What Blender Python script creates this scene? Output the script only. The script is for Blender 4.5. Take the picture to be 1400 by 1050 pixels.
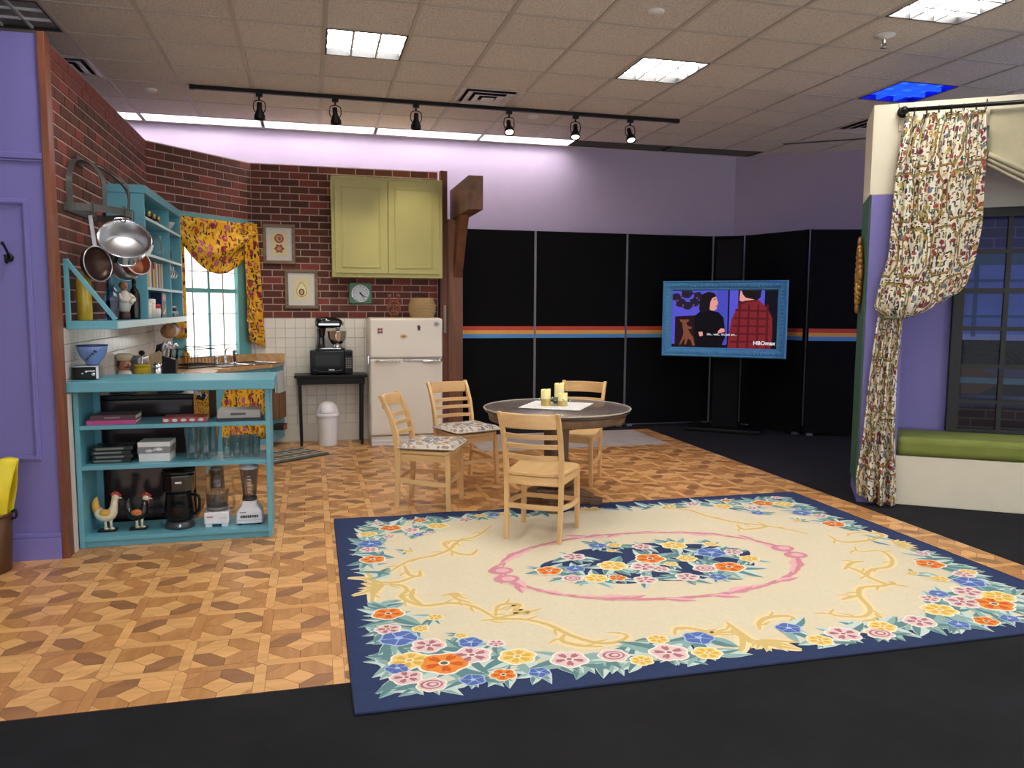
import bpy, bmesh, math, random
from mathutils import Matrix, Vector
from math import sin, cos, pi, radians, atan2, hypot, sqrt
random.seed(7)
for o in list(bpy.data.objects): bpy.data.objects.remove(o)
SC = bpy.context.scene
COL = SC.collection
# ------------------------------------------------------------------ camera
YAW, PITCH, ROLL, FPX, EYE = .2512, .0974, -.0059, 1067.0, 1.52
fw = Vector((sin(YAW)*cos(PITCH), cos(YAW)*cos(PITCH), -sin(PITCH)))
rt = Vector((cos(YAW), -sin(YAW), 0)); dn = fw.cross(rt)
r2 = rt*cos(ROLL)+dn*sin(ROLL); d2 = -rt*sin(ROLL)+dn*cos(ROLL)
cd = bpy.data.cameras.new('camera'); cam = bpy.data.objects.new('camera', cd); COL.objects.link(cam)
mw = Matrix((( r2.x, -d2.x, -fw.x, 0), (r2.y, -d2.y, -fw.y, 0), (r2.z, -d2.z, -fw.z, EYE), (0, 0, 0, 1)))
cam.matrix_world = mw
cd.sensor_width = 36; cd.lens = FPX/1400*36; cd.clip_start = .05; cd.clip_end = 60
SC.camera = cam
# ------------------------------------------------------------------ light and exposure
vs = SC.view_settings
vs.view_transform = 'Standard'; vs.look = 'None'; vs.gamma = 1; vs.exposure = 1.08; vs.use_curve_mapping = False
SC.cycles.transparent_max_bounces = 32
W = bpy.data.worlds.new('hall'); SC.world = W; W.use_nodes = True
W.node_tree.nodes['Background'].inputs[0].default_value = (.94, .95, 1, 1)
W.node_tree.nodes['Background'].inputs[1].default_value = .74
CEIL = 3.51; PITCHT = .6125; GX0, GY0 = .13, 5.96
PANEL_W = 26.0          # watts of one square ceiling light
STRIP_W = 17.0          # watts of one strip light along the back wall
BLUE_W = 14.0
SPOT_W = 15.0
def area(name, loc, sx, sy, watts, col=(1, .97, .93), rot=(0, 0, 0), spread=pi):
    l = bpy.data.lights.new(name, 'AREA'); l.shape = 'RECTANGLE'; l.size = sx; l.size_y = sy; l.energy = watts; l.color = col; l.spread = spread
    o = bpy.data.objects.new(name, l); o.location = loc; o.rotation_euler = rot; COL.objects.link(o); return o
def spot(name, loc, target, watts, angle, blend=.5, col=(1, .86, .66), r=.03):
    l = bpy.data.lights.new(name, 'SPOT'); l.energy = watts; l.spot_size = angle; l.spot_blend = blend; l.color = col; l.shadow_soft_size = r
    o = bpy.data.objects.new(name, l); o.location = loc
    o.rotation_euler = (Vector(target)-Vector(loc)).to_track_quat('-Z', 'Y').to_euler(); COL.objects.link(o); return o
# ------------------------------------------------------------------ materials
def lin(c):
    r = []
    for v in c[:3]:
        v /= 255.0; r.append(v/12.92 if v <= .04045 else ((v+.055)/1.055)**2.4)
    return (*r, 1)
class NT:
    def __init__(s, name):
        s.m = bpy.data.materials.new(name); s.m.use_nodes = True; s.t = s.m.node_tree
        s.b = s.t.nodes['Principled BSDF']
    def n(s, typ, ins=None, **pr):
        x = s.t.nodes.new('ShaderNode'+typ)
        for k, v in pr.items(): setattr(x, k, v)
        for k, v in (ins or {}).items(): s.put(x.inputs[k], v)
        return x
    def put(s, sock, v):
        if isinstance(v, bpy.types.NodeSocket): s.t.links.new(v, sock)
        elif isinstance(v, bpy.types.Node): s.t.links.new(v.outputs[0], sock)
        else: sock.default_value = v
    def ma(s, op, a, b=0.0, c=0.0):
        return s.n('Math', {0: a, 1: b, 2: c}, operation=op).outputs[0]
    def mix(s, f, a, b):
        x = s.n('Mix', data_type='RGBA'); s.put(x.inputs[0], f); s.put(x.inputs[6], a); s.put(x.inputs[7], b); return x.outputs[2]
    def ramp(s, f, stops, interp='LINEAR'):
        x = s.n('ValToRGB', {0: f}); e = x.color_ramp; e.interpolation = interp
        while len(e.elements) < len(stops): e.elements.new(.5)
        for el, (p, c) in zip(e.elements, stops): el.position = p; el.color = c
        return x.outputs[0]
    def set(s, **k):
        for a, v in k.items(): s.put(s.b.inputs[a.replace('_', ' ')], v)
        return s.m
    def coord(s, which='Object', scale=(1, 1, 1)):
        c = s.n('TexCoord').outputs[which]
        return s.n('Mapping', {0: c, 3: scale}).outputs[0]
    def bump(s, h, strength=.3, dist=.01):
        s.put(s.b.inputs['Normal'], s.n('Bump', {'Strength': strength, 'Distance': dist, 'Height': h}))
MC = {}
def mat(name, rgb, rough=.5, metal=0, var=.06, vscale=8, bump=0, bscale=60, spec=.5, rnd=0, coat=0, emit=None, es=0, alpha=1):
    if name in MC: return MC[name]
    t = NT(name); c = lin(rgb)
    col = c
    if var:
        nz = t.n('TexNoise', {'Vector': t.coord(), 'Scale': vscale, 'Detail': 4})
        col = t.mix(nz.outputs[0], tuple(x*(1-var*2) for x in c[:3])+(1,), tuple(min(1, x*(1+var*2)) for x in c[:3])+(1,))
    if rnd:
        oi = t.n('ObjectInfo').outputs['Random']
        hsv = t.n('HueSaturation', {'Value': t.ma('MULTIPLY_ADD', oi, 2*rnd, 1-rnd), 'Color': col}); col = hsv.outputs[0]
    t.set(Base_Color=col, Roughness=rough, Metallic=metal)
    t.b.inputs['Specular IOR Level'].default_value = spec
    if coat: t.b.inputs['Coat Weight'].default_value = coat
    if bump: t.bump(t.n('TexNoise', {'Vector': t.coord(), 'Scale': bscale, 'Detail': 3}).outputs[0], bump, .01)
    if emit: t.set(Emission_Color=lin(emit), Emission_Strength=es)
    MC[name] = t.m; return t.m
def wood(name, a, b, rough=.4, axis='z', scale=1.0, rnd=0, coat=0):
    if name in MC: return MC[name]
    t = NT(name); s = {'x': (1.2, 14, 14), 'y': (14, 1.2, 14), 'z': (14, 14, 1.2)}[axis]
    v = t.coord('Object', tuple(q*scale for q in s))
    oi = t.n('ObjectInfo').outputs['Random']
    v = t.n('VectorMath', {0: v, 1: t.n('CombineXYZ', {0: t.ma('MULTIPLY', oi, 37), 1: t.ma('MULTIPLY', oi, 13)})}, operation='ADD').outputs[0]
    nz = t.n('TexNoise', {'Vector': v, 'Scale': 1.0, 'Detail': 6, 'Roughness': .6, 'Distortion': .6})
    col = t.ramp(nz.outputs[0], [(.32, lin(a)), (.68, lin(b))])
    if rnd: col = t.n('HueSaturation', {'Value': t.ma('MULTIPLY_ADD', oi, 2*rnd, 1-rnd), 'Color': col}).outputs[0]
    t.set(Base_Color=col, Roughness=rough)
    if coat: t.b.inputs['Coat Weight'].default_value = coat
    t.bump(nz.outputs[0], .12, .004)
    MC[name] = t.m; return t.m
def glass(name, tint=(255, 255, 255), rough=.02, refl=.6):
    # thin clear glass: see-through with fresnel reflection, so things behind stay lit
    if name in MC: return MC[name]
    t = NT(name); n = t.t.nodes; n.remove(t.b)
    tr = t.n('BsdfTransparent', {0: lin(tint)}); gl = t.n('BsdfGlossy', {0: (1, 1, 1, 1), 'Roughness': rough})
    fr = t.n('LayerWeight', {0: .25})
    mx = t.n('MixShader', {0: t.ma('MULTIPLY_ADD', fr.outputs['Fresnel'], refl, refl*.05), 1: tr, 2: gl})
    t.t.links.new(mx.outputs[0], n['Material Output'].inputs[0])
    MC[name] = t.m; return t.m
def emis(name, rgb, strength):
    if name in MC: return MC[name]
    t = NT(name); t.set(Base_Color=lin(rgb), Emission_Color=lin(rgb), Emission_Strength=strength, Roughness=.5); MC[name] = t.m; return t.m
# ------------------------------------------------------------------ mesh builder
I4 = Matrix.Identity(4)
def T(x, y, z): return Matrix.Translation((x, y, z))
def RZ(a): return Matrix.Rotation(a, 4, 'Z')
def RX(a): return Matrix.Rotation(a, 4, 'X')
def RY(a): return Matrix.Rotation(a, 4, 'Y')
def frame(o, x, y):
    "matrix with origin o, x axis x, y axis y (3D vectors)"
    x = Vector(x).normalized(); y = Vector(y); z = x.cross(y).normalized(); y = z.cross(x)
    return Matrix(((x.x, y.x, z.x, o[0]), (x.y, y.y, z.y, o[1]), (x.z, y.z, z.z, o[2]), (0, 0, 0, 1)))
class MB:
    def __init__(s, M=I4): s.v, s.f, s.m, s.s, s.uv, s.M = [], [], [], [], {}, M
    def add(s, vs, fs, m=0, M=None, smooth=False, uvs=None):
        b = len(s.v); A = s.M @ M if M is not None else s.M
        s.v += [A @ Vector(p) for p in vs]
        for f in fs: s.f.append([b+i for i in f]); s.m.append(m); s.s.append(smooth)
        if uvs:
            for i, q in enumerate(uvs): s.uv[b+i] = q
        return s
    def box(s, x0, x1, y0, y1, z0, z1, m=0, M=None):
        return s.add([(x0,y0,z0),(x1,y0,z0),(x1,y1,z0),(x0,y1,z0),(x0,y0,z1),(x1,y0,z1),(x1,y1,z1),(x0,y1,z1)],
                     [(3,2,1,0),(4,5,6,7),(0,1,5,4),(1,2,6,5),(2,3,7,6),(3,0,4,7)], m, M)
    def bar(s, p, q, w, h, m=0, up=(0, 0, 1), w2=None, h2=None):
        p, q = Vector(p), Vector(q); d = (q-p).normalized(); u = Vector(up)
        if abs(d.dot(u)) > .98: u = Vector((0, 1, 0))
        r = d.cross(u).normalized(); u = r.cross(d)
        w2 = w2 or w; h2 = h2 or h
        vs = [p-r*w/2-u*h/2, p+r*w/2-u*h/2, p+r*w/2+u*h/2, p-r*w/2+u*h/2, q-r*w2/2-u*h2/2, q+r*w2/2-u*h2/2, q+r*w2/2+u*h2/2, q-r*w2/2+u*h2/2]
        return s.add(vs, [(3,2,1,0),(4,5,6,7),(0,1,5,4),(1,2,6,5),(2,3,7,6),(3,0,4,7)], m)
    def prism(s, poly, z0, z1, m=0, M=None, smooth=False):
        n = len(poly)
        a = sum(poly[i][0]*poly[(i+1)%n][1]-poly[(i+1)%n][0]*poly[i][1] for i in range(n))
        if a < 0: poly = poly[::-1]
        s.add([(x,y,z0) for x, y in poly]+[(x,y,z1) for x, y in poly], [tuple(range(n))[::-1], tuple(range(n, 2*n))], m, M)
        b = len(s.v)-2*n
        for i in range(n):
            j = (i+1) % n; s.f.append([b+i, b+j, b+n+j, b+n+i]); s.m.append(m); s.s.append(smooth)
        return s
    def lathe(s, prof, seg=20, m=0, M=None, smooth=True, arc=2*pi, a0=0, caps=False):
        full = abs(arc-2*pi) < 1e-6; k = seg if full else seg+1; vs = []; fs = []
        for r, z in prof:
            for i in range(k):
                a = a0+arc*i/seg; vs.append((r*cos(a), r*sin(a), z))
        for j in range(len(prof)-1):
            for i in range(seg):
                i2 = (i+1) % k
                fs.append((j*k+i, j*k+i2, (j+1)*k+i2, (j+1)*k+i))
        if full and caps:
            if prof[0][0] > 1e-4: fs.append(tuple(range(k))[::-1])
            if prof[-1][0] > 1e-4: fs.append(tuple((len(prof)-1)*k+i for i in range(k)))
        return s.add(vs, fs, m, M, smooth)
    def cyl(s, p, q, r, seg=12, m=0, r2=None, smooth=True):
        return s.tube([p, q], [r, r if r2 is None else r2], seg, m, smooth)
    def tube(s, pts, r, seg=8, m=0, smooth=True, closed=False, flat=None):
        pts = [Vector(p) for p in pts]; n = len(pts); rr = r if isinstance(r, (list, tuple)) else [r]*n
        vs = []; fs = []; prev = None
        for i, p in enumerate(pts):
            if closed: d = pts[(i+1) % n]-pts[i-1]
            else: d = pts[min(i+1, n-1)]-pts[max(i-1, 0)]
            d.normalize()
            if prev is None:
                u = Vector((0, 0, 1)) if abs(d.z) < .9 else Vector((0, 1, 0))
                u = (u-d*u.dot(d)).normalized()
            else: u = (prev-d*prev.dot(d)).normalized()
            prev = u; w = d.cross(u)
            for k in range(seg):
                a = 2*pi*(k+.5)/seg; fx = flat or 1
                vs.append(p+(u*cos(a)*fx+w*sin(a))*rr[i])
        N = n if closed else n-1
        for i in range(N):
            for k in range(seg):
                k2 = (k+1) % seg; i2 = (i+1) % n
                fs.append((i*seg+k, i*seg+k2, i2*seg+k2, i2*seg+k))
        if not closed: fs += [tuple(range(seg))[::-1], tuple((n-1)*seg+k for k in range(seg))]
        return s.add(vs, fs, m, None, smooth)
    def ell(s, c, rx, ry, rz, seg=14, rings=9, m=0, M=None):
        pr = [(max(1e-5, sin(pi*i/rings)), -cos(pi*i/rings)) for i in range(rings+1)]
        A = T(*c) @ Matrix.Diagonal((rx, ry, rz, 1))
        return s.lathe(pr, seg, m, (M @ A) if M is not None else A)
    def grid(s, fn, nu, nv, m=0, M=None, smooth=True, uvfn=None):
        vs = []; uvs = []; fs = []
        for j in range(nv+1):
            for i in range(nu+1):
                vs.append(fn(i/nu, j/nv)); uvs.append(uvfn(i/nu, j/nv) if uvfn else (i/nu, j/nv))
        for j in range(nv):
            for i in range(nu):
                a = j*(nu+1)+i; fs.append((a, a+1, a+nu+2, a+nu+1))
        return s.add(vs, fs, m, M, smooth, uvs)
    def mesh(s, name, mats):
        me = bpy.data.meshes.new(name); me.from_pydata([tuple(p) for p in s.v], [], s.f)
        for m in (mats if isinstance(mats, (list, tuple)) else [mats]): me.materials.append(m)
        me.polygons.foreach_set('material_index', s.m); me.polygons.foreach_set('use_smooth', s.s)
        if s.uv:
            l = me.uv_layers.new(name='uv')
            for lp in me.loops: l.data[lp.index].uv = s.uv.get(lp.vertex_index, (0, 0))
        me.validate(); me.update(); return me
    def build(s, name, mats, parent=None, bevel=0, solid=0, sub=0, seg=2):
        return link(name, s.mesh(name, mats), parent, bevel, solid, sub, seg)
def link(name, me, parent=None, bevel=0, solid=0, sub=0, seg=2, loc=None):
    o = bpy.data.objects.new(name, me); COL.objects.link(o)
    if parent: o.parent = parent
    if loc: o.location = loc
    if solid: x = o.modifiers.new('s', 'SOLIDIFY'); x.thickness = solid; x.offset = 0
    if bevel: x = o.modifiers.new('b', 'BEVEL'); x.width = bevel; x.segments = seg; x.limit_method = 'ANGLE'; x.angle_limit = radians(40)
    if sub: x = o.modifiers.new('u', 'SUBSURF'); x.levels = sub; x.render_levels = sub
    return o
def tag(o, label, cat, group=None, kind=None):
    o['label'] = label; o['category'] = cat
    if group: o['group'] = group
    if kind: o['kind'] = kind
    return o
def thing(name, label, cat, loc=(0, 0, 0), rz=0, group=None):
    o = bpy.data.objects.new(name, None); o.empty_display_size = .05; COL.objects.link(o)
    o.location = loc; o.rotation_euler = (0, 0, rz); return tag(o, label, cat, group)
def struct(o, label=None):
    o['kind'] = 'structure'
    if label: o['label'] = label
    return o
def dup(root, loc, rz=None, label=None, group=None):
    c = root.copy(); COL.objects.link(c); c.location = loc
    if rz is not None: c.rotation_euler = (0, 0, rz)
    if label: c['label'] = label
    if group: c['group'] = group
    for ch in list(root.children):
        d = ch.copy(); COL.objects.link(d); d.parent = c
        for g in list(ch.children):
            e = g.copy(); COL.objects.link(e); e.parent = d
    return c
def text(name, s, size, M, m, parent=None, align='CENTER', ext=.0004, bold=0):
    cu = bpy.data.curves.new('t', 'FONT'); cu.body = s; cu.size = size; cu.align_x = align; cu.align_y = 'CENTER'; cu.extrude = ext; cu.offset = bold
    cu.resolution_u = 3
    o = bpy.data.objects.new('t', cu); me = bpy.data.meshes.new_from_object(o); bpy.data.objects.remove(o); bpy.data.curves.remove(cu)
    me.transform(M); me.materials.clear(); me.materials.append(m); me.name = name
    return link(name, me, parent)
def ring_pts(cx, cy, z, rx, ry, n, a0=0, a1=2*pi, closed=True):
    k = n if closed else n-1
    return [(cx+rx*cos(a0+(a1-a0)*i/k), cy+ry*sin(a0+(a1-a0)*i/k), z) for i in range(n)]
def smoothpts(p, n=4):
    "Catmull-Rom through points"
    p = [Vector(q) for q in p]; out = []
    for i in range(len(p)-1):
        a, b, c, d = p[max(i-1, 0)], p[i], p[i+1], p[min(i+2, len(p)-1)]
        for k in range(n):
            t = k/n; out.append(.5*((2*b)+(c-a)*t+(2*a-5*b+4*c-d)*t*t+(3*b-a-3*c+d)*t**3))
    return out+[p[-1]]
# common materials
TEAL = mat('teal paint', (98, 164, 180), .4, var=.04, vscale=5, bump=.05)
PURP = mat('purple paint', (120, 113, 178), .5, var=.02, bump=.04, bscale=90)
CREAM = mat('cream paint', (222, 214, 190), .55, var=.03)
BLACKP = mat('black plastic', (16, 16, 18), .3, var=0, spec=.25)
BLACKM = mat('black metal', (14, 14, 15), .4, var=0, spec=.3)
WHITEP = mat('white plastic', (226, 228, 232), .35, var=.02)
CHROME = mat('chrome', (215, 215, 218), .12, 1, var=0)
STEEL = mat('brushed steel', (190, 190, 192), .3, 1, var=.05)
DSTEEL = mat('dark steel', (70, 72, 76), .4, .8, var=.1)
GLASS = glass('clear glass', (246, 250, 250))
SMOKE = glass('smoky clear plastic', (236, 232, 226))
# ================================================================== SETTING
def clip(poly, axis, lim, keep_less):
    out = []; n = len(poly)
    for i in range(n):
        a, b = poly[i], poly[(i+1) % n]
        ia = (a[axis] <= lim) == keep_less; ib = (b[axis] <= lim) == keep_less
        if ia: out.append(a)
        if ia != ib:
            t = (lim-a[axis])/(b[axis]-a[axis]); out.append((a[0]+(b[0]-a[0])*t, a[1]+(b[1]-a[1])*t))
    return out
def parea(p): return abs(sum(p[i][0]*p[(i+1) % len(p)][1]-p[(i+1) % len(p)][0]*p[i][1] for i in range(len(p))))/2
# carpet
t = NT('black carpet'); nz = t.n('TexNoise', {'Vector': t.coord(), 'Scale': 2.2, 'Detail': 5, 'Roughness': .65}); nf = t.n('TexNoise', {'Vector': t.coord(), 'Scale': 350, 'Detail': 2})
t.set(Base_Color=t.mix(nz.outputs[0], lin((20, 20, 22)), lin((44, 44, 47))), Roughness=.95); t.b.inputs['Specular IOR Level'].default_value = .15
t.bump(nf.outputs[0], .8, .006); CARPET = t.m
floor = struct(MB().box(-5, 9.5, -3, 9.6, -.05, 0).build('floor', CARPET))
# parquet
PQ0 = mat('parquet joint', (96, 62, 36), .6, var=.05)
PQ = [wood('parquet light', (206, 152, 92), (232, 180, 116), .33, 'x', 1.3, .05), wood('parquet middle', (172, 116, 64), (198, 143, 86), .33, 'y', 1.3, .05),
      wood('parquet dark', (140, 96, 60), (162, 114, 72), .35, 'x', 1.3, .05)]
PX0, PX1, PY0, PY1 = -2.3, 4.1, 3.1, 9.04
parq = struct(MB().box(PX0, PX1, PY0, PY1, .0, .0022).build('floor_parquet', PQ0))
def parquet():
    pitch, sw = .315, .046; c = (pitch-sw)/2; d = c*.5; e = c*.42; pieces = []; shapes = {}
    base = {'diamond': [(0, d), (d, 0), (0, -d), (-d, 0)]}
    for q, (sx, sy) in enumerate(((1, 1), (1, -1), (-1, -1), (-1, 1))):
        base['hex%d' % q] = [(0, d*sy), (d*sx, 0), (c*sx, 0), (c*sx, e*sy), (e*sx, c*sy), (0, c*sy)]
        base['tri%d' % q] = [(c*sx, e*sy), (c*sx, c*sy), (e*sx, c*sy)]
    h = sw/2; L = pitch/2
    base['stripx'] = [(-L, 0), (-L+h, -h), (L-h, -h), (L, 0), (L-h, h), (-L+h, h)]
    base['stripy'] = [(y, x) for x, y in base['stripx']]
    def inset(p, g=.0011):
        cx = sum(x for x, y in p)/len(p); cy = sum(y for x, y in p)/len(p); out = []
        for x, y in p:
            l = hypot(x-cx, y-cy); out.append((x-(x-cx)/l*g*1.6, y-(y-cy)/l*g*1.6))
        return out
    base = {k: inset(p) for k, p in base.items()}
    nx0 = int((PX0-.083)/pitch)-1; nx1 = int((PX1-.083)/pitch)+1; ny0 = -2; ny1 = int((PY1-3.36)/pitch)+1
    for i in range(nx0, nx1+1):
        for j in range(ny0, ny1+1):
            X, Y = .083+i*pitch, 3.36+j*pitch; cx, cy = X+L, Y+L; par = (i+j) % 2
            if X < -1.75 and Y > 5.2: continue
            lay = [('stripy', X, cy, 0 if (j+i//2) % 3 else 1), ('stripx', cx, Y, (0, 1)[(i+j*2) % 3 == 1])]
            tones = ((2, 0, 1, 1), (1, 2, 0, 1), (1, 1, 2, 0), (0, 1, 1, 2))[(i+2*j) % 4]
            lay += [('diamond', cx, cy, 0)]+[('hex%d' % q, cx, cy, tones[q]) for q in range(4)]+[('tri%d' % q, cx, cy, 1 if q % 2 else 0) for q in range(4)]
            for k, x, y, tone in lay:
                poly = [(x+a, y+b) for a, b in base[k]]
                if all(.3 < p[0] < 3.7 and 3.0 < p[1] < 5.4 for p in poly): continue      # under the rug
                cut = poly
                if min(p[0] for p in poly) < PX0 or max(p[0] for p in poly) > PX1 or min(p[1] for p in poly) < PY0 or max(p[1] for p in poly) > PY1:
                    for ax, lim, less in ((0, PX0, False), (0, PX1, True), (1, PY0, False), (1, PY1, True)):
                        if cut: cut = clip(cut, ax, lim, less)
                    if len(cut) < 3 or parea(cut) < 2e-5: continue
                whole = cut is poly
                dist = hypot(x, y); seen = -.40 < x/y < 1.05 and not (.2 < x < 3.8 and 2.8 < y < 5.55)
                pieces.append((0 if seen else 1, dist, k, x, y, tone, cut, whole))
    pieces.sort(key=lambda p: (p[0], p[1]/ (1 if p[6] and parea(p[6]) > .002 else .55)))
    bulk = MB()
    for r, (s0, dist, k, x, y, tone, cut, whole) in enumerate(pieces):
        if r < 300:
            key = (k, tone)
            if whole:
                if key not in shapes: shapes[key] = MB().prism(base[k], 0, .001).mesh('parquet_piece', PQ[tone])
                link('parquet_piece', shapes[key], parq, loc=(x, y, .0022))
            else: MB().prism([(a-x, b-y) for a, b in cut], 0, .001).build('parquet_piece', PQ[tone], parq).location = (x, y, .0022)
        else:
            bulk.add([(a, b, .0032) for a, b in (cut if parea_signed(cut) > 0 else cut[::-1])], [tuple(range(len(cut)))], tone)
    bulk.build('parquet_pieces', PQ, parq)['kind'] = 'stuff'
def parea_signed(p): return sum(p[i][0]*p[(i+1) % len(p)][1]-p[(i+1) % len(p)][0]*p[i][1] for i in range(len(p)))
parquet()
# pale vinyl square beyond the table
mp = mat('pale marble vinyl', (196, 184, 172), .35, var=.1, vscale=6)
tag(MB().box(1.72, 3.88, 7.98, 9.02, .0034, .0056).build('floor_mat', mp), 'pale grey marbled vinyl mat on the parquet beyond the dining table', 'mat')
# ------------------------------------------------------------------ ceiling
t = NT('ceiling tile'); nz = t.n('TexNoise', {'Vector': t.coord(), 'Scale': 70, 'Detail': 4, 'Roughness': .7}); oi = t.n('ObjectInfo').outputs['Random']
cc = t.ramp(nz.outputs[0], [(.34, lin((190, 180, 170))), (.5, lin((226, 218, 210))), (.7, lin((234, 228, 221)))])
t.set(Base_Color=t.n('HueSaturation', {'Value': t.ma('MULTIPLY_ADD', oi, .06, .97), 'Color': cc}).outputs[0], Roughness=.9); t.b.inputs['Specular IOR Level'].default_value = .1
t.bump(nz.outputs[0], .35, .004); TILE = t.m
GRIDM = mat('ceiling grid metal', (196, 188, 178), .5, var=0)
HOLLOW = mat('ceiling void', (120, 112, 104), .8, var=0)
ceiling = struct(MB().box(-5, 9.5, -3, 9.6, CEIL+.2, CEIL+.25).build('ceiling', HOLLOW))
fixtures = {}
def cell(i, j): return GX0+PITCHT*i, GY0+PITCHT*j
LIT = [(0, 0), (4, 0), (6, -3), (2, -3), (-2, -3), (0, -6), (4, -6), (8, -6), (-4, -9), (0, -9), (4, -9), (8, -9)]
BLUE = [(8, 0), (10, -3)]
OFF = [(-4, 0)]
VENT = [(2, 2), (-4, 2), (9, 2)]
taken = set(LIT+BLUE+OFF+VENT)
g = MB()
for i in range(-8, 16):
    x = GX0+PITCHT*i; w = .013 if i % 2 else .017
    g.box(x-w, x+w, -2.8, 9.03, CEIL-.004, CEIL+.03)
for j in range(-14, 6):
    y = GY0+PITCHT*j; g.box(-4.8, 9.4, y-.011, y+.011, CEIL-.003, CEIL+.03)
g.build('ceiling_grid', GRIDM, ceiling)
tm = MB().prism([(-.295, -.295), (.295, -.295), (.295, .295), (-.295, .295)], .0, .015)
tm.add([(-.288, -.288, -.003), (.288, -.288, -.003), (.288, .288, -.003), (-.288, .288, -.003)], [(3, 2, 1, 0)]); tm = tm.mesh('ceiling_tile', TILE)
far = MB(); nt = 0
for j in range(4, -15, -1):
    for i in range(-8, 15):
        if (i, j) in taken: continue
        x, y = cell(i, j); x += PITCHT/2; y += PITCHT/2
        if j > -5 and y > .9*abs(x)*.9 and x > -2.7 and nt < 290:
            link('ceiling_tile', tm, ceiling, loc=(x, y, CEIL+.004)); nt += 1
        else: far.box(x-.295, x+.295, y-.295, y+.295, CEIL+.004, CEIL+.02)
far.build('ceiling_tiles', TILE, ceiling)['kind'] = 'stuff'
# last row by the wall: strip lights and grilles, with a plain border
for x0, x1 in ((-4.8, -2.93), (5.64, 9.4)): MB().box(x0, x1, 9.03, 9.45, CEIL+.004, CEIL+.02).build('border_tile', TILE, ceiling)
MB().box(-2.93, 5.64, 9.37, 9.45, CEIL-.002, CEIL+.02).build('border_tile', mat('white trim', (214, 208, 200), .5), ceiling)
LAMP = emis('lamp diffuser', (255, 252, 247), 13.0)
STRIPL = emis('strip diffuser', (255, 244, 244), 6.6)
b = NT('blue diffuser'); b.set(Base_Color=(.01, .05, .4, 1), Emission_Color=(.0022, .010, 1, 1), Emission_Strength=9); BLUEL = b.m
OFFL = mat('unlit diffuser', (150, 146, 140), .4)
LOUV = mat('louvre white', (225, 225, 225), .4, var=0)
DARKF = mat('black light frame', (22, 20, 22), .5, var=0)
ROWW = {-3: 'in the near row', -6: 'in the row just behind the viewer', -9: 'in the rearmost row'}; COLW = {-4: 'far left', -2: 'left of centre', 0: 'centre left', 2: 'centre', 4: 'centre right', 8: 'far right', 6: 'right'}
def ceiling_light(i, j, m, label, lm=LOUV):
    x, y = cell(i, j); r = thing('ceiling_light', label, 'ceiling light', (x+PITCHT/2, y+PITCHT/2, CEIL))
    k = .292
    f = MB()
    for a in (0, 1, 2, 3): f.box(-k-.004, k+.004, k-.010, k+.004, -.006, .05, M=RZ(a*pi/2))
    f.build('frame', DARKF, r)
    zo = .03 if m is OFFL else 0; MB().box(-k, k, -k, k, .045-zo, .06-zo).build('diffuser', m, r)
    l = MB()
    for q in (-1, 1):
        l.box(q*.0973-.009, q*.0973+.009, -k+.012, k-.012, -.002, .035); l.box(-k+.012, k-.012, q*.0973-.009, q*.0973+.009, -.002, .035)
    l.build('louvre', lm, r); return r
LB = {(0, 0): 'lit square ceiling light above the kitchen, left of the air diffuser', (4, 0): 'lit square ceiling light between the track rail and the blue light',
      (6, -3): 'lit square ceiling light at the top right edge, nearest the curtained bay'}
for i, j in LIT: ceiling_light(i, j, LAMP, LB.get((i, j), 'lit square ceiling light out of view, %s, %s' % (ROWW.get(j, ''), COLW.get(i, ''))))
BLOUV = emis('blue louvre', (30, 84, 236), .5)
for i, j in BLUE: ceiling_light(i, j, BLUEL, 'square ceiling light glowing blue above the curtained bay' if j == 0 else 'blue ceiling light over the window bay, out to the right', BLOUV)
ceiling_light(-4, 0, OFFL, 'unlit grey louvred ceiling light above the purple panelled wall')
def strip(x0, x1, lit, label, grp):
    r = thing('strip_light' if lit else 'air_grille', label, 'strip light' if lit else 'vent', ((x0+x1)/2, 9.2, CEIL), 0, grp)
    k = (x1-x0)/2-.012; f = MB(); d = .20 if lit else .05
    f.box(-k, k, -.165, -.155, -.004, d); f.box(-k, k, .155, .165, -.004, d); f.box(-k, -k+.01, -.165, .165, -.004, d); f.box(k-.01, k, -.165, .165, -.004, d)
    f.build('frame', LOUV if lit else DARKF, r)
    MB().box(-k, k, -.155, .155, d-.008, d).build('diffuser' if lit else 'backing', STRIPL if lit else BLACKM, r)
    if not lit:
        s = MB()
        for q in range(6): s.box(-k+.01, k-.01, -.14+q*.055, -.135+q*.055, -.002, .03)
        s.build('blades', mat('grille grey', (92, 84, 82), .5), r)
sx = [-2.93, -1.705, -.48, .745, 1.96, 3.1]
sn = ['leftmost', 'second', 'third', 'fourth', 'fifth']
for k in range(5): strip(sx[k], sx[k+1], True, 'glowing recessed strip light along the back wall, %s from the left' % sn[k], 'strip lights along the back wall')
for k, (a, c) in enumerate(((3.1, 4.33), (4.33, 5.6))): strip(a, c, False, 'dark recessed air grille along the back wall, %s' % ('beside the last strip light' if k == 0 else 'at the corner'), 'air grilles along the back wall')
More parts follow.
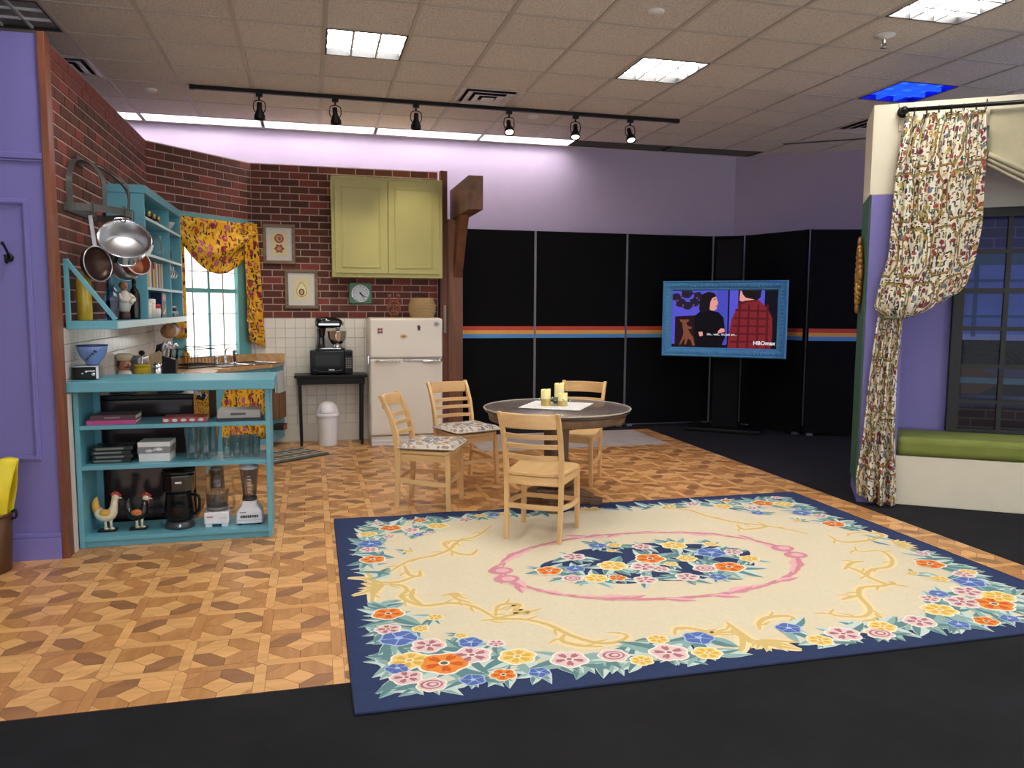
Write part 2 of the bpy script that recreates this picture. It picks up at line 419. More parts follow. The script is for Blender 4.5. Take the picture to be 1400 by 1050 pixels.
def vent(i, j, label):
    x, y = cell(i, j); r = thing('ceiling_vent', label, 'vent', (x+PITCHT/2, y+PITCHT/2, CEIL)); k = .295
    MB().box(-k, k, -k, k, .07, .08).build('backing', BLACKM, r)
    for a, (o, z) in enumerate(((.295, -.004), (.218, -.010), (.142, -.016))):
        m = MB(); n = 4; inn = o-.055
        for q in range(4):
            A = RZ(q*pi/2); m.add([(-o, -o, z), (o, -o, z), (inn, -inn, z+.014), (-inn, -inn, z+.014), (-o, -o, z-.004), (o, -o, z-.004)], [(0, 1, 2, 3), (4, 5, 1, 0)], 0, A)
        m.build('vane', mat('vent metal', (214, 206, 200), .35), r, solid=.003)
    MB().box(-.06, .06, -.06, .06, -.02, -.016).build('centre_plate', mat('vent metal', (214, 206, 200), .35), r)
vent(2, 2, 'square stepped air diffuser in the ceiling in front of the track rail'); vent(-4, 2, 'square air diffuser half hidden above the left brick wall'); vent(9, 2, 'dark square air diffuser behind the curtained bay')
def disc(x, y, rr, label, h=.02):
    o = MB().lathe([(rr, .003), (rr, -h*.4), (rr*.8, -h), (0, -h)], 20).build('ceiling_disc', mat('white cap', (230, 226, 220), .4, var=0)); o.location = (x, y, CEIL+.0); tag(o, label, 'ceiling cap')
disc(-1.40, 8.05, .055, 'round white ceiling cap above the left brick wall'); disc(2.28, 5.06, .06, 'round ceiling cap at the top edge, between two lit lights'); disc(2.27, 8.05, .055, 'round white ceiling cap beside the square air diffuser')
r = thing('sprinkler_head', 'white sprinkler head hanging below the ceiling near the blue light', 'sprinkler', (4.08, 5.05, CEIL))
MB().lathe([(.075, 0), (.075, -.006), (.03, -.02), (.02, -.03)], 20).build('escutcheon', mat('white cap', (230, 226, 220), .4, var=0), r)
MB().lathe([(.014, -.02), (.014, -.05), (.008, -.06), (.024, -.085), (.024, -.089), (0, -.09)], 14).build('deflector', CHROME, r)
MB().tube([(.012, 0, -.045), (.02, 0, -.065), (.01, 0, -.083)], .003, 6).tube([(-.012, 0, -.045), (-.02, 0, -.065), (-.01, 0, -.083)], .003, 6).build('frame_arm', CHROME, r)
# track lights
tr = thing('track_rail', 'long black track rail fixed along the ceiling', 'track', (0, 7.78, CEIL))
MB().box(-1.03, 3.80, -.018, .018, -.036, -.002).build('rail', BLACKM, tr); MB().box(3.74, 3.80, -.022, .022, -.04, -.001).box(-1.03, -.99, -.022, .022, -.04, -.001).build('end_cap', BLACKM, tr)
HEADS = [(-.43, (-.5, 9.0, .9), 'leftmost'), (.255, (.5, 8.9, 1.0), 'second from the left'), (1.02, (1.1, 8.7, 2.1), 'third from the left'), (1.95, (1.8, 6.2, .6), 'fourth from the left'), (2.65, (2.3, 6.6, .5), 'fifth from the left'), (3.25, (3.3, 6.3, .5), 'rightmost')]
for hx, tg, nm in HEADS:
    r = thing('track_spotlight', 'black caged spotlight on the track rail, %s of the six' % nm, 'spotlight', (hx, 7.78, CEIL-.036), 0, 'spotlights on the track rail')
    MB().box(-.03, .03, -.016, .016, -.03, 0).cyl((0, 0, -.03), (0, 0, -.06), .009, 8).build('adapter', BLACKM, r)
    yk = smoothpts([(0, 0, -.06), (-.045, 0, -.075), (-.052, 0, -.14), (-.035, 0, -.17)], 4); yk2 = [(-p[0], p[1], p[2]) for p in yk]
    MB().tube(yk, .005, 6).tube(yk2, .005, 6).build('yoke', BLACKM, r)
    d = (Vector(tg)-Vector((hx, 7.78, CEIL-.2))).normalized(); q = d.to_track_quat('Z', 'Y').to_matrix().to_4x4(); A = T(0, 0, -.155) @ q
    MB(A).lathe([(0, -.075), (.022, -.075), (.024, -.02), (.03, 0), (.05, .045), (.052, .075), (.044, .075), (.04, .045), (.02, .02), (0, .02)], 18).build('lamp_can', BLACKM, r)
    MB(A).lathe([(0, .052), (.036, .052), (.040, .066), (.03, .072), (0, .075)], 16).build('bulb', emis('bulb glass', (255, 235, 205), 2.5), r)
    p = Vector((hx, 7.78, CEIL-.191))+d*.09
    spot('spot', p, tg, SPOT_W, radians(62), .8)
# blue-lit slot at right
r = thing('slot_diffuser', 'slim bluish ceiling slot running towards the curtained bay', 'vent', (5.98, 8.22, CEIL), atan2(7.959-8.508, 6.361-5.622))
MB().box(-.55, .55, -.05, .05, -.008, .0).build('frame', GRIDM, r); MB().box(-.53, .53, -.03, .03, -.010, -.008).build('slot', BLACKM, r)
# ------------------------------------------------------------------ hall walls
LIL = mat('lilac hall paint', (172, 160, 184), .6, var=.02)
struct(MB().box(-5, 5.46, 9.45, 9.55, 0, CEIL+.2).build('wall_back', LIL))
struct(MB().box(-5.0, -4.985, -3, 9.45, 0, CEIL+.2).build('wall_side', LIL))
A = frame((5.42, 9.47, 0), (1.315, -.92, 0), (.92, 1.315, 0)); struct(MB(A).box(0, 4.5, 0, .1, 0, CEIL+.2).build('wall_right', LIL))
# ------------------------------------------------------------------ purple panelled set wall
TRIMW = wood('stained trim', (104, 54, 32), (142, 80, 48), .4, 'z')
wl = struct(MB().box(-4.98, -1.475, 5.12, 5.17, 0, 3.05).build('wall_left', PURP))
def moulding(name, x0, x1, z0, z1, w=.035, y=5.12, parent=None):
    m = MB()
    for k, (o, p, d) in enumerate(((0, w, .012), (w*.3, w*.75, .02))):
        m.box(x0+o, x1-o, y-d, y, z1-p, z1-o); m.box(x0+o, x1-o, y-d, y, z0+o, z0+p)
        m.box(x0+o, x0+p, y-d, y, z0+p, z1-p); m.box(x1-p, x1-o, y-d, y, z0+p, z1-p)
    return m.build(name, PURP, parent, bevel=.003)
moulding('panel_moulding', -2.3, -1.565, .60, 2.125, parent=wl); moulding('panel_moulding', -3.2, -2.45, .60, 2.125, parent=wl); moulding('panel_moulding', -4.1, -3.35, .60, 2.125, parent=wl)
MB().box(-4.98, -1.477, 5.098, 5.12, 2.35, 2.385).box(-4.98, -1.477, 5.106, 5.12, 2.335, 2.35).build('picture_rail', PURP, wl, bevel=.004)
bl = struct(MB().box(-4.98, -1.477, 5.09, 5.12, 0, .135).box(-4.98, -1.477, 5.10, 5.12, .135, .165).build('baseboard_left', PURP, bevel=.004))
struct(MB().box(-1.475, -1.437, 5.095, 5.195, 0, 3.06).build('trim_1', TRIMW, bevel=.003))
hk = thing('coat_hook', 'black iron coat hook on the purple panelled wall', 'hook', (-1.678, 5.12, 1.79))
MB().lathe([(.024, 0), (.022, .006), (0, .008)], 16, M=RX(pi/2)).build('back_plate', BLACKM, hk)
MB().tube(smoothpts([(0, -.005, -.01), (0, -.05, -.03), (0, -.06, .0), (-.005, -.055, .01)], 5), .008, 8).build('lower_hook', BLACKM, hk)
MB().tube(smoothpts([(0, -.005, .0), (0, -.03, .03), (-.01, -.05, .07), (-.012, -.06, .075)], 5), .007, 8).ell((-.012, -.062, .077), .011, .011, .011).build('upper_hook', BLACKM, hk)
# ------------------------------------------------------------------ brick walls
t = NT('brick'); oi = t.n('ObjectInfo').outputs['Random']; nz = t.n('TexNoise', {'Vector': t.coord('Object'), 'Scale': 28, 'Detail': 5, 'Roughness': .7})
bc = t.ramp(oi, [(0, lin((82, 44, 36))), (.35, lin((100, 54, 44))), (.6, lin((114, 62, 50))), (.82, lin((126, 64, 54))), (.94, lin((146, 66, 58)))])
t.set(Base_Color=t.mix(t.ma('MULTIPLY', nz.outputs[0], .45), bc, lin((58, 32, 28))), Roughness=.8); t.bump(nz.outputs[0], .5, .006); BRICK = t.m
MORT = mat('mortar', (186, 164, 150), .9, var=.08, vscale=30)
WT = mat('white glazed tile', (226, 222, 212), .18, var=.01, rnd=.03)
GROUT = mat('grout', (176, 170, 160), .8)
def facing(name, F, L, z0, z1, holes, tz0, thick=.06, tiles=True, trange=None):
    "set wall of local frame F (x along, -y out): bricks above z0, tiles below"
    w = MB(F); xs = [0, L]; segs = []
    # wall core as boxes around the opening
    if holes:
        a, b_, c, d = holes[0]
        w.box(0, a, .0, thick, 0, z1); w.box(b_, L, .0, thick, 0, z1); w.box(a, b_, 0, thick, 0, c); w.box(a, b_, 0, thick, d, z1)
    else: w.box(0, L, 0, thick, 0, z1)
    wall = struct(w.build(name, MORT)); BL, BH = .2035, .0757; cnt = 0; cache = {}; bulk = MB(F); many = []
    rows = int((z1-z0)/BH)
    for r in range(rows+1):
        za = z0+r*BH+.005; zb = min(z0+(r+1)*BH-.004, z1)
        if zb-za < .015: continue
        x = -BL/2 if r % 2 else 0
        while x < L:
            xa = max(x, 0)+.004; xb = min(x+BL, L)-.004; x += BL
            if xb-xa < .02: continue
            for (a, b_, c, d) in holes:
                if zb > c and za < d:
                    if xa >= a and xb <= b_: xa = xb = 0
                    elif xa < a < xb: xb = a
                    elif xa < b_ < xb: xa = b_
            if xb-xa < .02: continue
            many.append((xa, xb, za, zb))
    for k, (xa, xb, za, zb) in enumerate(many):
        jit = .002*random.random()
        if k < 300:
            key = (round(xb-xa, 3), round(zb-za, 3))
            if key not in cache:
                hx, hz = (xb-xa)/2, (zb-za)/2
                mb = MB(); q = .003
                mb.add([(-hx, .004, -hz), (hx, .004, -hz), (hx, .004, hz), (-hx, .004, hz), (-hx+q, -.005, -hz+q), (hx-q, -.005, -hz+q), (hx-q, -.005, hz-q), (-hx+q, -.005, hz-q)], [(4, 5, 6, 7), (0, 1, 5, 4), (1, 2, 6, 5), (2, 3, 7, 6), (3, 0, 4, 7)])
                cache[key] = mb.mesh('brick', BRICK)
            o = link('brick', cache[key], wall); o.matrix_local = F @ T((xa+xb)/2, -jit, (za+zb)/2)
        else: bulk.box(xa, xb, -.005-jit, .003, za, zb)
    if bulk.v: bulk.build('bricks', BRICK, wall)['kind'] = 'stuff'
    if tiles:
        tb_ = MB(F)
        if holes:
            a, b_, c, d = holes[0]; tb_.box(trange[0], a, -.006, 0, 0, z0-.002).box(b_, trange[1], -.006, 0, 0, z0-.002).box(a, b_, -.006, 0, 0, c)
        else: tb_.box(trange[0], trange[1], -.006, .0, .0, z0-.002)
        tb_.build('tile_bed', GROUT, wall)
        n = 0; TP = .108; tmh = None; cache2 = {}
        z = z0-.003
        while z-TP > tz0 and n < 300:
            x = trange[0]
            while x < trange[1]-.02:
                wx = min(TP, trange[1]-x)
                inhole = any(x+wx > a-.1 and x < b_+.1 and z > c-.05 for a, b_, c, d in holes)
                if not inhole:
                    kk = round(wx, 3)
                    if kk not in cache2:
                        h, g2 = wx/2-.0012, TP/2-.0012; q = .003
                        cache2[kk] = MB().add([(-h, 0, -g2), (h, 0, -g2), (h, 0, g2), (-h, 0, g2), (-h+q, -.004, -g2+q), (h-q, -.004, -g2+q), (h-q, -.004, g2-q), (-h+q, -.004, g2-q)], [(4, 5, 6, 7), (0, 1, 5, 4), (1, 2, 6, 5), (2, 3, 7, 6), (3, 0, 4, 7)]).mesh('wall_tile', WT)
                    o = link('wall_tile', cache2[kk], wall); o.matrix_local = F @ T(x+wx/2, -.006, z-TP/2); n += 1
                x += wx
            z -= TP
        if tz0 < .2: MB(F).box(trange[0], trange[1], -.012, 0, 0, z).build('tile_skirting', WT, wall)
    return wall
PA, PB = (-1.475, 8.10), (-.612, 9.05)
FL = frame((-1.475, 8.10, 0), (0, -1, 0), (-1, 0, 0))        # left brick wall: x runs towards the viewer
FL = frame((-1.475, 5.16, 0), (0, 1, 0), (-1, 0, 0))
FA = frame((PA[0], PA[1], 0), (PB[0]-PA[0], PB[1]-PA[1], 0), (-(PB[1]-PA[1]), PB[0]-PA[0], 0))
FB = frame((PB[0], PB[1], 0), (1, 0, 0), (0, 1, 0))
LA = hypot(PB[0]-PA[0], PB[1]-PA[1])
BT = 1.39
facing('wall_brick_left', FL, 2.94, BT, 3.06, [], .86, trange=(0.02, 2.93))
facing('wall_brick_corner', FA, LA, BT, 3.06, [(.36, 1.06, 1.0, 2.36)], .9, trange=(.005, LA-.005))
facing('wall_brick_back', FB, 2.04, BT, 3.06, [], .1, trange=(.004, 1.5))
# ================================================================== KITCHEN
FMX = lambda t, sc: t.n('Mapping', {0: t.n('UVMap').outputs[0], 3: sc}).outputs[0]
def floral(name, bg, flowers, leaves, fs, ls, fthr=.36, lthr=.3, trellis=None, rough=.8, bg2=None, density=.6):
    "printed cotton: blossoms and leaves from voronoi cells in cloth metres"
    if name in MC: return MC[name]
    t = NT(name); uv = FMX(t, (1, 1, 1))
    wob = t.n('TexNoise', {'Vector': uv, 'Scale': fs*2.2, 'Detail': 2})
    uvw = t.n('VectorMath', {0: uv, 1: t.n('VectorMath', {0: wob.outputs['Color'], 1: (.35/fs, .35/fs, 0)}, operation='MULTIPLY').outputs[0]}, operation='ADD').outputs[0]
    col = lin(bg)
    if bg2: col = t.mix(t.ma('GREATER_THAN', t.n('TexNoise', {'Vector': uv, 'Scale': fs*.8, 'Detail': 3}).outputs[0], .55), lin(bg), lin(bg2))
    def layer(col, sc, colors, thr, dens, stretch=(1, 1, 1), rings=True, off=0):
        v = t.n('VectorMath', {0: uvw, 1: stretch}, operation='MULTIPLY').outputs[0]
        v = t.n('VectorMath', {0: v, 1: (off, off*.7, 0)}, operation='ADD').outputs[0]
        vo = t.n('TexVoronoi', {'Vector': v, 'Scale': sc}, voronoi_dimensions='2D')
        sep = t.n('SeparateColor', {0: vo.outputs['Color']})
        n = len(colors); stops = [(k/n, lin(c)) for k, c in enumerate(colors)]
        c = t.ramp(sep.outputs[0], stops, 'CONSTANT')
        if rings:
            dark = t.n('HueSaturation', {'Value': .6, 'Color': c}).outputs[0]
            c = t.mix(t.ma('LESS_THAN', t.ma('SINE', t.ma('MULTIPLY', vo.outputs['Distance'], 30)), .0), c, dark)
        m = t.ma('MULTIPLY', t.ma('LESS_THAN', vo.outputs['Distance'], thr), t.ma('LESS_THAN', sep.outputs[1], dens))
        return t.mix(m, col, c)
    col = layer(col, ls, leaves, lthr, .75, (1, .38, 1), False, 3.1)
    col = layer(col, ls*1.15, leaves, lthr*.8, .6, (.4, 1, 1), False, 7.7)
    col = layer(col, fs, flowers, fthr, density)
    col = layer(col, fs*1.9, flowers, fthr*.8, density*.6, (1, 1, 1), False, 5.3)
    if trellis:
        sp = t.n('SeparateXYZ', {0: uv}); a, b_, gold = trellis
        row = t.ma('FLOOR', t.ma('DIVIDE', sp.outputs[1], b_))
        fx = t.ma('ABSOLUTE', t.ma('SUBTRACT', t.ma('FRACT', t.ma('ADD', t.ma('DIVIDE', sp.outputs[0], a), t.ma('MULTIPLY', t.ma('MODULO', row, 2), .5))), .5))
        fy = t.ma('ABSOLUTE', t.ma('SUBTRACT', t.ma('FRACT', t.ma('DIVIDE', sp.outputs[1], b_)), .5))
        d = t.ma('MAXIMUM', t.ma('MAXIMUM', t.ma('MULTIPLY', fx, 2), t.ma('MULTIPLY', fy, 2.0)), t.ma('MULTIPLY', t.ma('ADD', fx, fy), 1.28))
        col = t.mix(t.ma('LESS_THAN', t.ma('ABSOLUTE', t.ma('SUBTRACT', d, .86)), .035), col, lin(gold))
        col = t.mix(t.ma('LESS_THAN', t.ma('ABSOLUTE', t.ma('SUBTRACT', d, .905)), .012), col, lin((74, 60, 36)))
    t.set(Base_Color=col, Roughness=rough); t.b.inputs['Specular IOR Level'].default_value = .2
    MC[name] = t.m; return t.m
YFLOR = floral('yellow rose cotton', (222, 166, 40), [(176, 76, 92), (206, 120, 130), (150, 50, 66), (196, 92, 60)], [(60, 48, 36), (92, 84, 40), (140, 96, 40), (48, 54, 34)], 9, 26, .30, .26, bg2=(232, 186, 70), density=.5)
CFLOR = floral('trellis chintz', (224, 215, 196), [(148, 56, 68), (196, 168, 92), (122, 54, 76), (116, 124, 138), (168, 88, 72), (208, 190, 126)], [(62, 70, 48), (88, 96, 66), (54, 58, 66), (110, 112, 84)], 17, 36, .34, .33, trellis=(.30, .42, (150, 124, 68)), density=.5)
CUSHF = floral('faded floral cotton', (196, 188, 176), [(176, 118, 100), (150, 140, 130), (190, 160, 120), (120, 128, 150)], [(96, 104, 100), (132, 130, 112), (108, 112, 128), (150, 140, 120)], 14, 30, .36, .34, density=.6)
# ---- peninsula shelf unit
P = thing('shelf_unit', 'turquoise open shelf unit with three tiers in front of the kitchen', 'shelf', (0, 0, 0))
px0, px1, py0, py1 = -1.428, -.275, 5.27, 5.63
MB().box(px0, px0+.03, py0, py1, .004, .99).build('side_panel', TEAL, P, bevel=.003)
MB().box(px1-.028, px1, py0, py1, .004, .99).build('side_panel', TEAL, P, bevel=.003)
for z in (.068, .522, .776): MB().box(px0+.03, px1-.028, py0, py1, z-.024, z+.002).build('shelf', TEAL, P, bevel=.002)
MB().box(px0+.03, px1-.028, py0+.02, py0+.04, .004, .044).build('kick_board', TEAL, P)
MB().box(-1.456, -.24, 5.20, 5.76, .992, 1.056).build('worktop', TEAL, P, bevel=.006)
MB().box(px0+.03, -1.36, py1-.02, py1, .07, .99).build('back_rail', TEAL, P)
struct(MB().box(-1.444, -1.430, 5.205, 5.262, .0035, .985).build('trim_2', mat('white trim', (214, 208, 200), .5)))
# ---- stove behind it
S = thing('stove', 'dark glossy stove side panel seen through the turquoise shelves', 'stove', (-1.12, 6.0, .004))
BG = NT('black enamel'); BG.set(Base_Color=lin((58, 48, 50)), Roughness=.12); BG.b.inputs['Specular IOR Level'].default_value = .7; BLK = BG.m
MB().box(-.32, .32, -.28, .28, .06, .88).build('body', BLK, S, bevel=.006); MB().box(-.32, .335, -.285, .29, .88, .915).build('cooktop', BLACKP, S, bevel=.006)
MB().box(-.30, .30, -.26, .26, 0, .06).build('plinth', BLACKP, S)
hb = MB()
for k in (-.15, .15):
    for q in (-.13, .13): MB().lathe([(.09, .916), (.09, .93), (.075, .93), (.075, .922), (.03, .922), (.03, .93), (0, .93)], 16, M=T(k, q, 0)).build('burner', DSTEEL, S)
hb = MB().cyl((.37, -.22, .80), (.37, .22, .80), .011).cyl((.32, -.2, .80), (.37, -.2, .80), .008).cyl((.32, .2, .80), (.37, .2, .80), .008); hb.build('door_handle', CHROME, S)
# ---- base cabinets with sink
K = thing('sink_cabinet', 'turquoise corner sink cabinet with curtained opening under the window', 'cabinet')
F0, F1 = (-.97, 7.93), (-.435, 8.58); CE = (-.31, 9.03)
body = [(-1.46, 6.32), (-.90, 6.32), (-.90, 7.85), F0, F1, CE, (-.60, 9.03), (-1.455, 8.09)]
MB().prism([(-1.45, 6.32), (-.90, 6.32), (-.90, 7.86), (-1.45, 7.86)], .07, .875).build('side_cabinet', TEAL, K, bevel=.004)
fx = Vector((F1[0]-F0[0], F1[1]-F0[1], 0)); Lf = fx.length; fx.normalize(); FS = frame((F0[0], F0[1], 0), fx, (-fx.y, fx.x, 0))
# front frame: stiles, rails and a scalloped opening
fr = MB(FS); fr.box(-.12, .16, 0, .02, .08, .875); fr.box(Lf-.055, Lf, 0, .02, .08, .875); fr.box(.16, Lf-.055, 0, .02, .80, .875); fr.box(.16, Lf-.055, 0, .02, .08, .13)
fr.build('front_frame', TEAL, K, bevel=.003)
sc = MB(FS)
sc.prism([(.16, .80), (.16, .60), (.175, .60), (.19, .64), (.205, .66), (.21, .70), (.235, .72), (.245, .76), (.275, .775), (.29, .80)], 0, .016, M=Matrix(((1,0,0,0),(0,0,1,.002),(0,1,0,0),(0,0,0,1)))); sc.build('scalloped_bracket', TEAL, K)
ex = Vector((CE[0]-F1[0], CE[1]-F1[1], 0)); Le = ex.length; ex.normalize(); FE = frame((F1[0], F1[1], 0), ex, (-ex.y, ex.x, 0))
MB(FE).box(0, Le, 0, .02, .07, .878).build('end_panel', TEAL, K, bevel=.003)
MB(FS).box(-.1, Lf-.03, .05, .07, .004, .08).build('kick_board', mat('white trim', (214, 208, 200), .5), K)
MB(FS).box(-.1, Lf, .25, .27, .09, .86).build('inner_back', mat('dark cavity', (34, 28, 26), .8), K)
BUTCH = wood('butcher block', (176, 134, 88), (206, 166, 118), .35, 'y', 1.2)
top = [(-1.462, 6.30), (-.86, 6.30), (-.86, 7.80), (F0[0]+.05, F0[1]-.04), (F1[0]+.03, F1[1]-.03), (-.295, 9.035), (-.612, 9.035), (-1.458, 8.10)]
MB().prism(top, .878, .918).build('worktop', BUTCH, K, bevel=.004)
bs = MB(FA); bs.box(.03, LA-.012, -.035, -.012, .918, 1.0); bs.build('backsplash', BUTCH, K, bevel=.003)
MB(FB).box(.0, .315, -.035, -.012, .918, 1.0).build('backsplash', BUTCH, K, bevel=.003)
# sink basins
sk = MB(FA)
def basin(u0, u1, v0, v1, zr):
    o = .02; z1 = zr+.012
    for a, b_, c, d in ((u0, u1, v0, v0+o), (u0, u1, v1-o, v1), (u0, u0+o, v0+o, v1-o), (u1-o, u1, v0+o, v1-o)): sk.box(a, b_, c, d, zr, z1)
basin(.42, .78, -.50, -.10, .919); basin(.80, 1.16, -.50, -.10, .919); sk.build('sink_rim', CHROME, K, bevel=.005)
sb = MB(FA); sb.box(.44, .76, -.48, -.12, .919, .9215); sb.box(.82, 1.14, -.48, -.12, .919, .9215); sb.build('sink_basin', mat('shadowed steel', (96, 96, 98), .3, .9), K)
tp = MB(FA); tp.lathe([(.03, .918), (.03, .93), (.018, .95), (.016, 1.0)], 14, M=T(.80, -.075, 0)); tp.tube(smoothpts([(.80, -.075, .99), (.80, -.08, 1.06), (.80, -.13, 1.085), (.80, -.22, 1.06), (.80, -.25, 1.02)], 5), .011, 10)
for q in (-.11, .11): tp.lathe([(.018, .918), (.02, .95), (.012, .96), (.012, .985), (.026, .99), (.026, 1.0), (0, 1.005)], 12, M=T(.80+q, -.075, 0))
tp.build('faucet', CHROME, K)
# curtain under the sink
def wave(u, n, a): return a*sin(u*2*pi*n)+a*.4*sin(u*2*pi*n*2.3+1)
cm = MB(FS); w_ = Lf-.055-.18
cm.grid(lambda u, v: (.18+u*w_, .035+wave(u, 5, .014), .80-.67*v), 60, 6, uvfn=lambda u, v: (u*w_*1.5, -v*.67))
tag(cm.build('cafe_curtain', YFLOR, None, solid=.003), 'yellow rose print curtain covering the opening below the sink', 'curtain')
# magazine holder on the end panel
R = thing('magazine_rack', 'brown wooden magazine holder hung on the end of the sink cabinet', 'rack')
WB = wood('brown holder', (110, 74, 46), (140, 98, 62), .5, 'z')
MB(FE).box(.05, .27, -.008, -.001, .33, .66).box(.05, .27, -.08, -.072, .33, .60).box(.05, .058, -.08, -.001, .33, .60).box(.262, .27, -.08, -.001, .33, .60).box(.05, .27, -.08, -.001, .32, .33).build('holder', WB, R)
for k, (z1, c) in enumerate(((.83, (206, 206, 204)), (.80, (170, 172, 176)), (.78, (226, 224, 218)), (.81, (60, 64, 76)))):
    o = MB(FE).box(.065+k*.004, .245+k*.004, -.066+k*.015, -.056+k*.015, .334, z1).build('magazine', mat('paper %d' % k, c, .6, var=.1, vscale=60))
    tag(o, ('newspaper with pale grey print at the front of the brown holder', 'grey magazine second from the front of the brown holder', 'white newspaper third in the brown holder', 'dark magazine at the back of the brown holder')[k], 'magazine', 'papers in the brown holder')
bx = MB(FE).box(.06, .19, -.11, -.004, .20, .26).build('box', [mat('black carton', (36, 30, 30), .5)])
# small tin with red lid under the holder
tag(bx, 'small dark carton under the brown magazine holder', 'box'); MB(FE).box(.07, .18, -.113, -.11, .215, .25).build('box_label', mat('red label', (180, 50, 50), .5), bx)
bx.location = (0, 0, 0)
# ---- upper shelf cabinet on the left wall
U = thing('wall_cabinet', 'turquoise open wall cabinet with crockery and books', 'cabinet')
X0, X1, Y0, Y1 = -1.452, -1.19, 6.40, 8.08
MB().box(X0, X1, Y0, Y0+.025, 1.425, 2.35).build('side_panel', TEAL, U, bevel=.002)
MB().box(X0, X1, Y1-.025, Y1, 1.425, 2.35).build('side_panel', TEAL, U, bevel=.002)
MB().box(X0, X1+.012, Y0-.012, Y1, 2.35, 2.41).build('top_board', TEAL, U, bevel=.003)
MB().box(X0, X0+.01, Y0+.02, Y1-.02, 1.425, 2.35).build('back_board', TEAL, U)
SH = (2.185, 1.915, 1.66)
PALEE = mat('pale edge', (196, 218, 222), .35, var=.02)  # paler strips along the shelf and ledge front edges
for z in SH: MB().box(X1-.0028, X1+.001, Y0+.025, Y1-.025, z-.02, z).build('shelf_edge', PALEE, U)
for z in SH: MB().box(X0+.01, X1-.003, Y0+.025, Y1-.025, z-.02, z).build('shelf', TEAL, U)
MB().box(X0+.01, X1-.005, 7.46, 7.48, 1.425, 2.35).build('divider', TEAL, U)
# bottom ledge with its triangular end bracket
LG = thing('wall_shelf', 'long turquoise wall shelf with triangular open end bracket', 'shelf')
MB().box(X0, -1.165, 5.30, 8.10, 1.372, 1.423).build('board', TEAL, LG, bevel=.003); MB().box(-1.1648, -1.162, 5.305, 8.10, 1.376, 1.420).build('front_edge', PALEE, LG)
tri = MB(); y = 5.30
tri.box(-1.452, -1.425, y, y+.02, 1.423, 1.80); tri.bar((-1.437, y+.01, 1.79), (-1.175, y+.01, 1.432), .02, .026, up=(1, 0, .7)); tri.build('bracket', TEAL, LG, bevel=.002)
# ---- window (angled wall)
WT_ = MB(FA); a0, a1, c0, c1 = .36, 1.06, 1.0, 2.36
WT_.box(a1, 1.215, -.022, 0, .985, 2.44).box(.22, a0, -.022, 0, .985, 2.44).box(a0, a1, -.022, 0, 2.36, 2.44)
WT_.box(a0, a1, -.02, .05, .985, 1.0).box(a0-.0, a0+.012, -.02, .055, 1, 2.36).box(a1-.012, a1, -.02, .055, 1, 2.36)
GTEAL = mat('green teal trim', (102, 166, 170), .45, var=.06)
w1 = struct(WT_.build('window_1', GTEAL, bevel=.003))
wm = MB(FA); mu = .70
wm.box(a0+.012, a1-.012, .015, .045, 1.655, 1.70).box(mu-.012, mu+.012, .018, .042, 1.0, 2.36); wm.build('sash', GTEAL, w1)
mn = MB(FA)
for q in (.50, .885): mn.box(q-.005, q+.005, .020, .035, 1.0, 2.36)
for q in (1.11, 1.44, 1.87, 2.2): mn.box(a0+.012, a1-.012, .020, .035, q-.004, q+.004)
mn.build('glazing_bar', mat('grey bar', (120, 130, 128), .5), w1)
us = [a0+.012, .50, mu, .885, a1-.012]; zs = [1.0, 1.11, 1.44, 1.68, 1.87, 2.2, 2.36]
PANE = emis('backlit frosted pane', (255, 253, 248), .85)
pm = {}
for i in range(4):
    for j in range(6): MB(FA).box(us[i]+.003, us[i+1]-.003, .03, .033, zs[j]+.003, zs[j+1]-.003).build('pane', PANE, w1)
MB(FA).box(a0, a1, .05, .058, 1, 2.36).build('backing', mat('white trim', (214, 208, 200), .5), w1)
# swag curtain over it
C = thing('window_curtain', 'yellow rose print curtain with swag and tail around the kitchen window', 'curtain')
MB(FA).box(.20, 1.26, -.06, -.022, 2.39, 2.42).build('pelmet_board', GTEAL, C)
def swag(u, v):
    x = .22+u*1.02; tz = 2.395
    bot = 2.27-.60*(max(0, min(1, (x-.22)/.78))**1.0)*(1 if x < 1.0 else 1-((x-1.0)/.24)*.35)
    bot = 2.26-.36*sin(pi*min(1, max(0, (u**.85)))*.92)-.10*u*sin(pi*u)
    z = tz+(bot-tz)*v
    return (x, -.075-.035*sin(v*9+u*5)*sin(pi*v)-.03*sin(pi*v), z)
MB(FA).grid(swag, 40, 20, uvfn=lambda u, v: (u*1.05+v*.1, -v*.5+u*.12)).build('swag', YFLOR, C, solid=.003)
def tail(u, v):
    wL = 1.07-.03*v+.05*v*v; wR = 1.245+.10*v
    x = wL+(wR-wL)*u; z = 2.40-1.24*v-.10*u*(1 if v > .9 else v)
    return (x, -.085-.026*sin(u*2*pi*2.4+v*1.5)-.02, z)
MB(FA).grid(tail, 30, 24, uvfn=lambda u, v: (u*.34+2, -v*1.3)).build('right_tail', YFLOR, C, solid=.003)
def ruf(u, v):
    z = 1.60-.34*v-.05*abs(sin(v*9)); return (1.075+.10*u*(.6+.4*sin(v*14)), -.135-.02*sin(u*5+v*9), z-.03*u)
MB(FA).grid(ruf, 10, 24, uvfn=lambda u, v: (u*.14+3, -v*.5)).build('ruffle', YFLOR, C, solid=.003)
MB(FA).grid(lambda u, v: (.20+.14*u, -.07-.02*sin(u*2*pi*2), 2.40-1.2*v), 14, 12, uvfn=lambda u, v: (u*.2+5, -v*1.2)).build('left_tail', YFLOR, C, solid=.003)
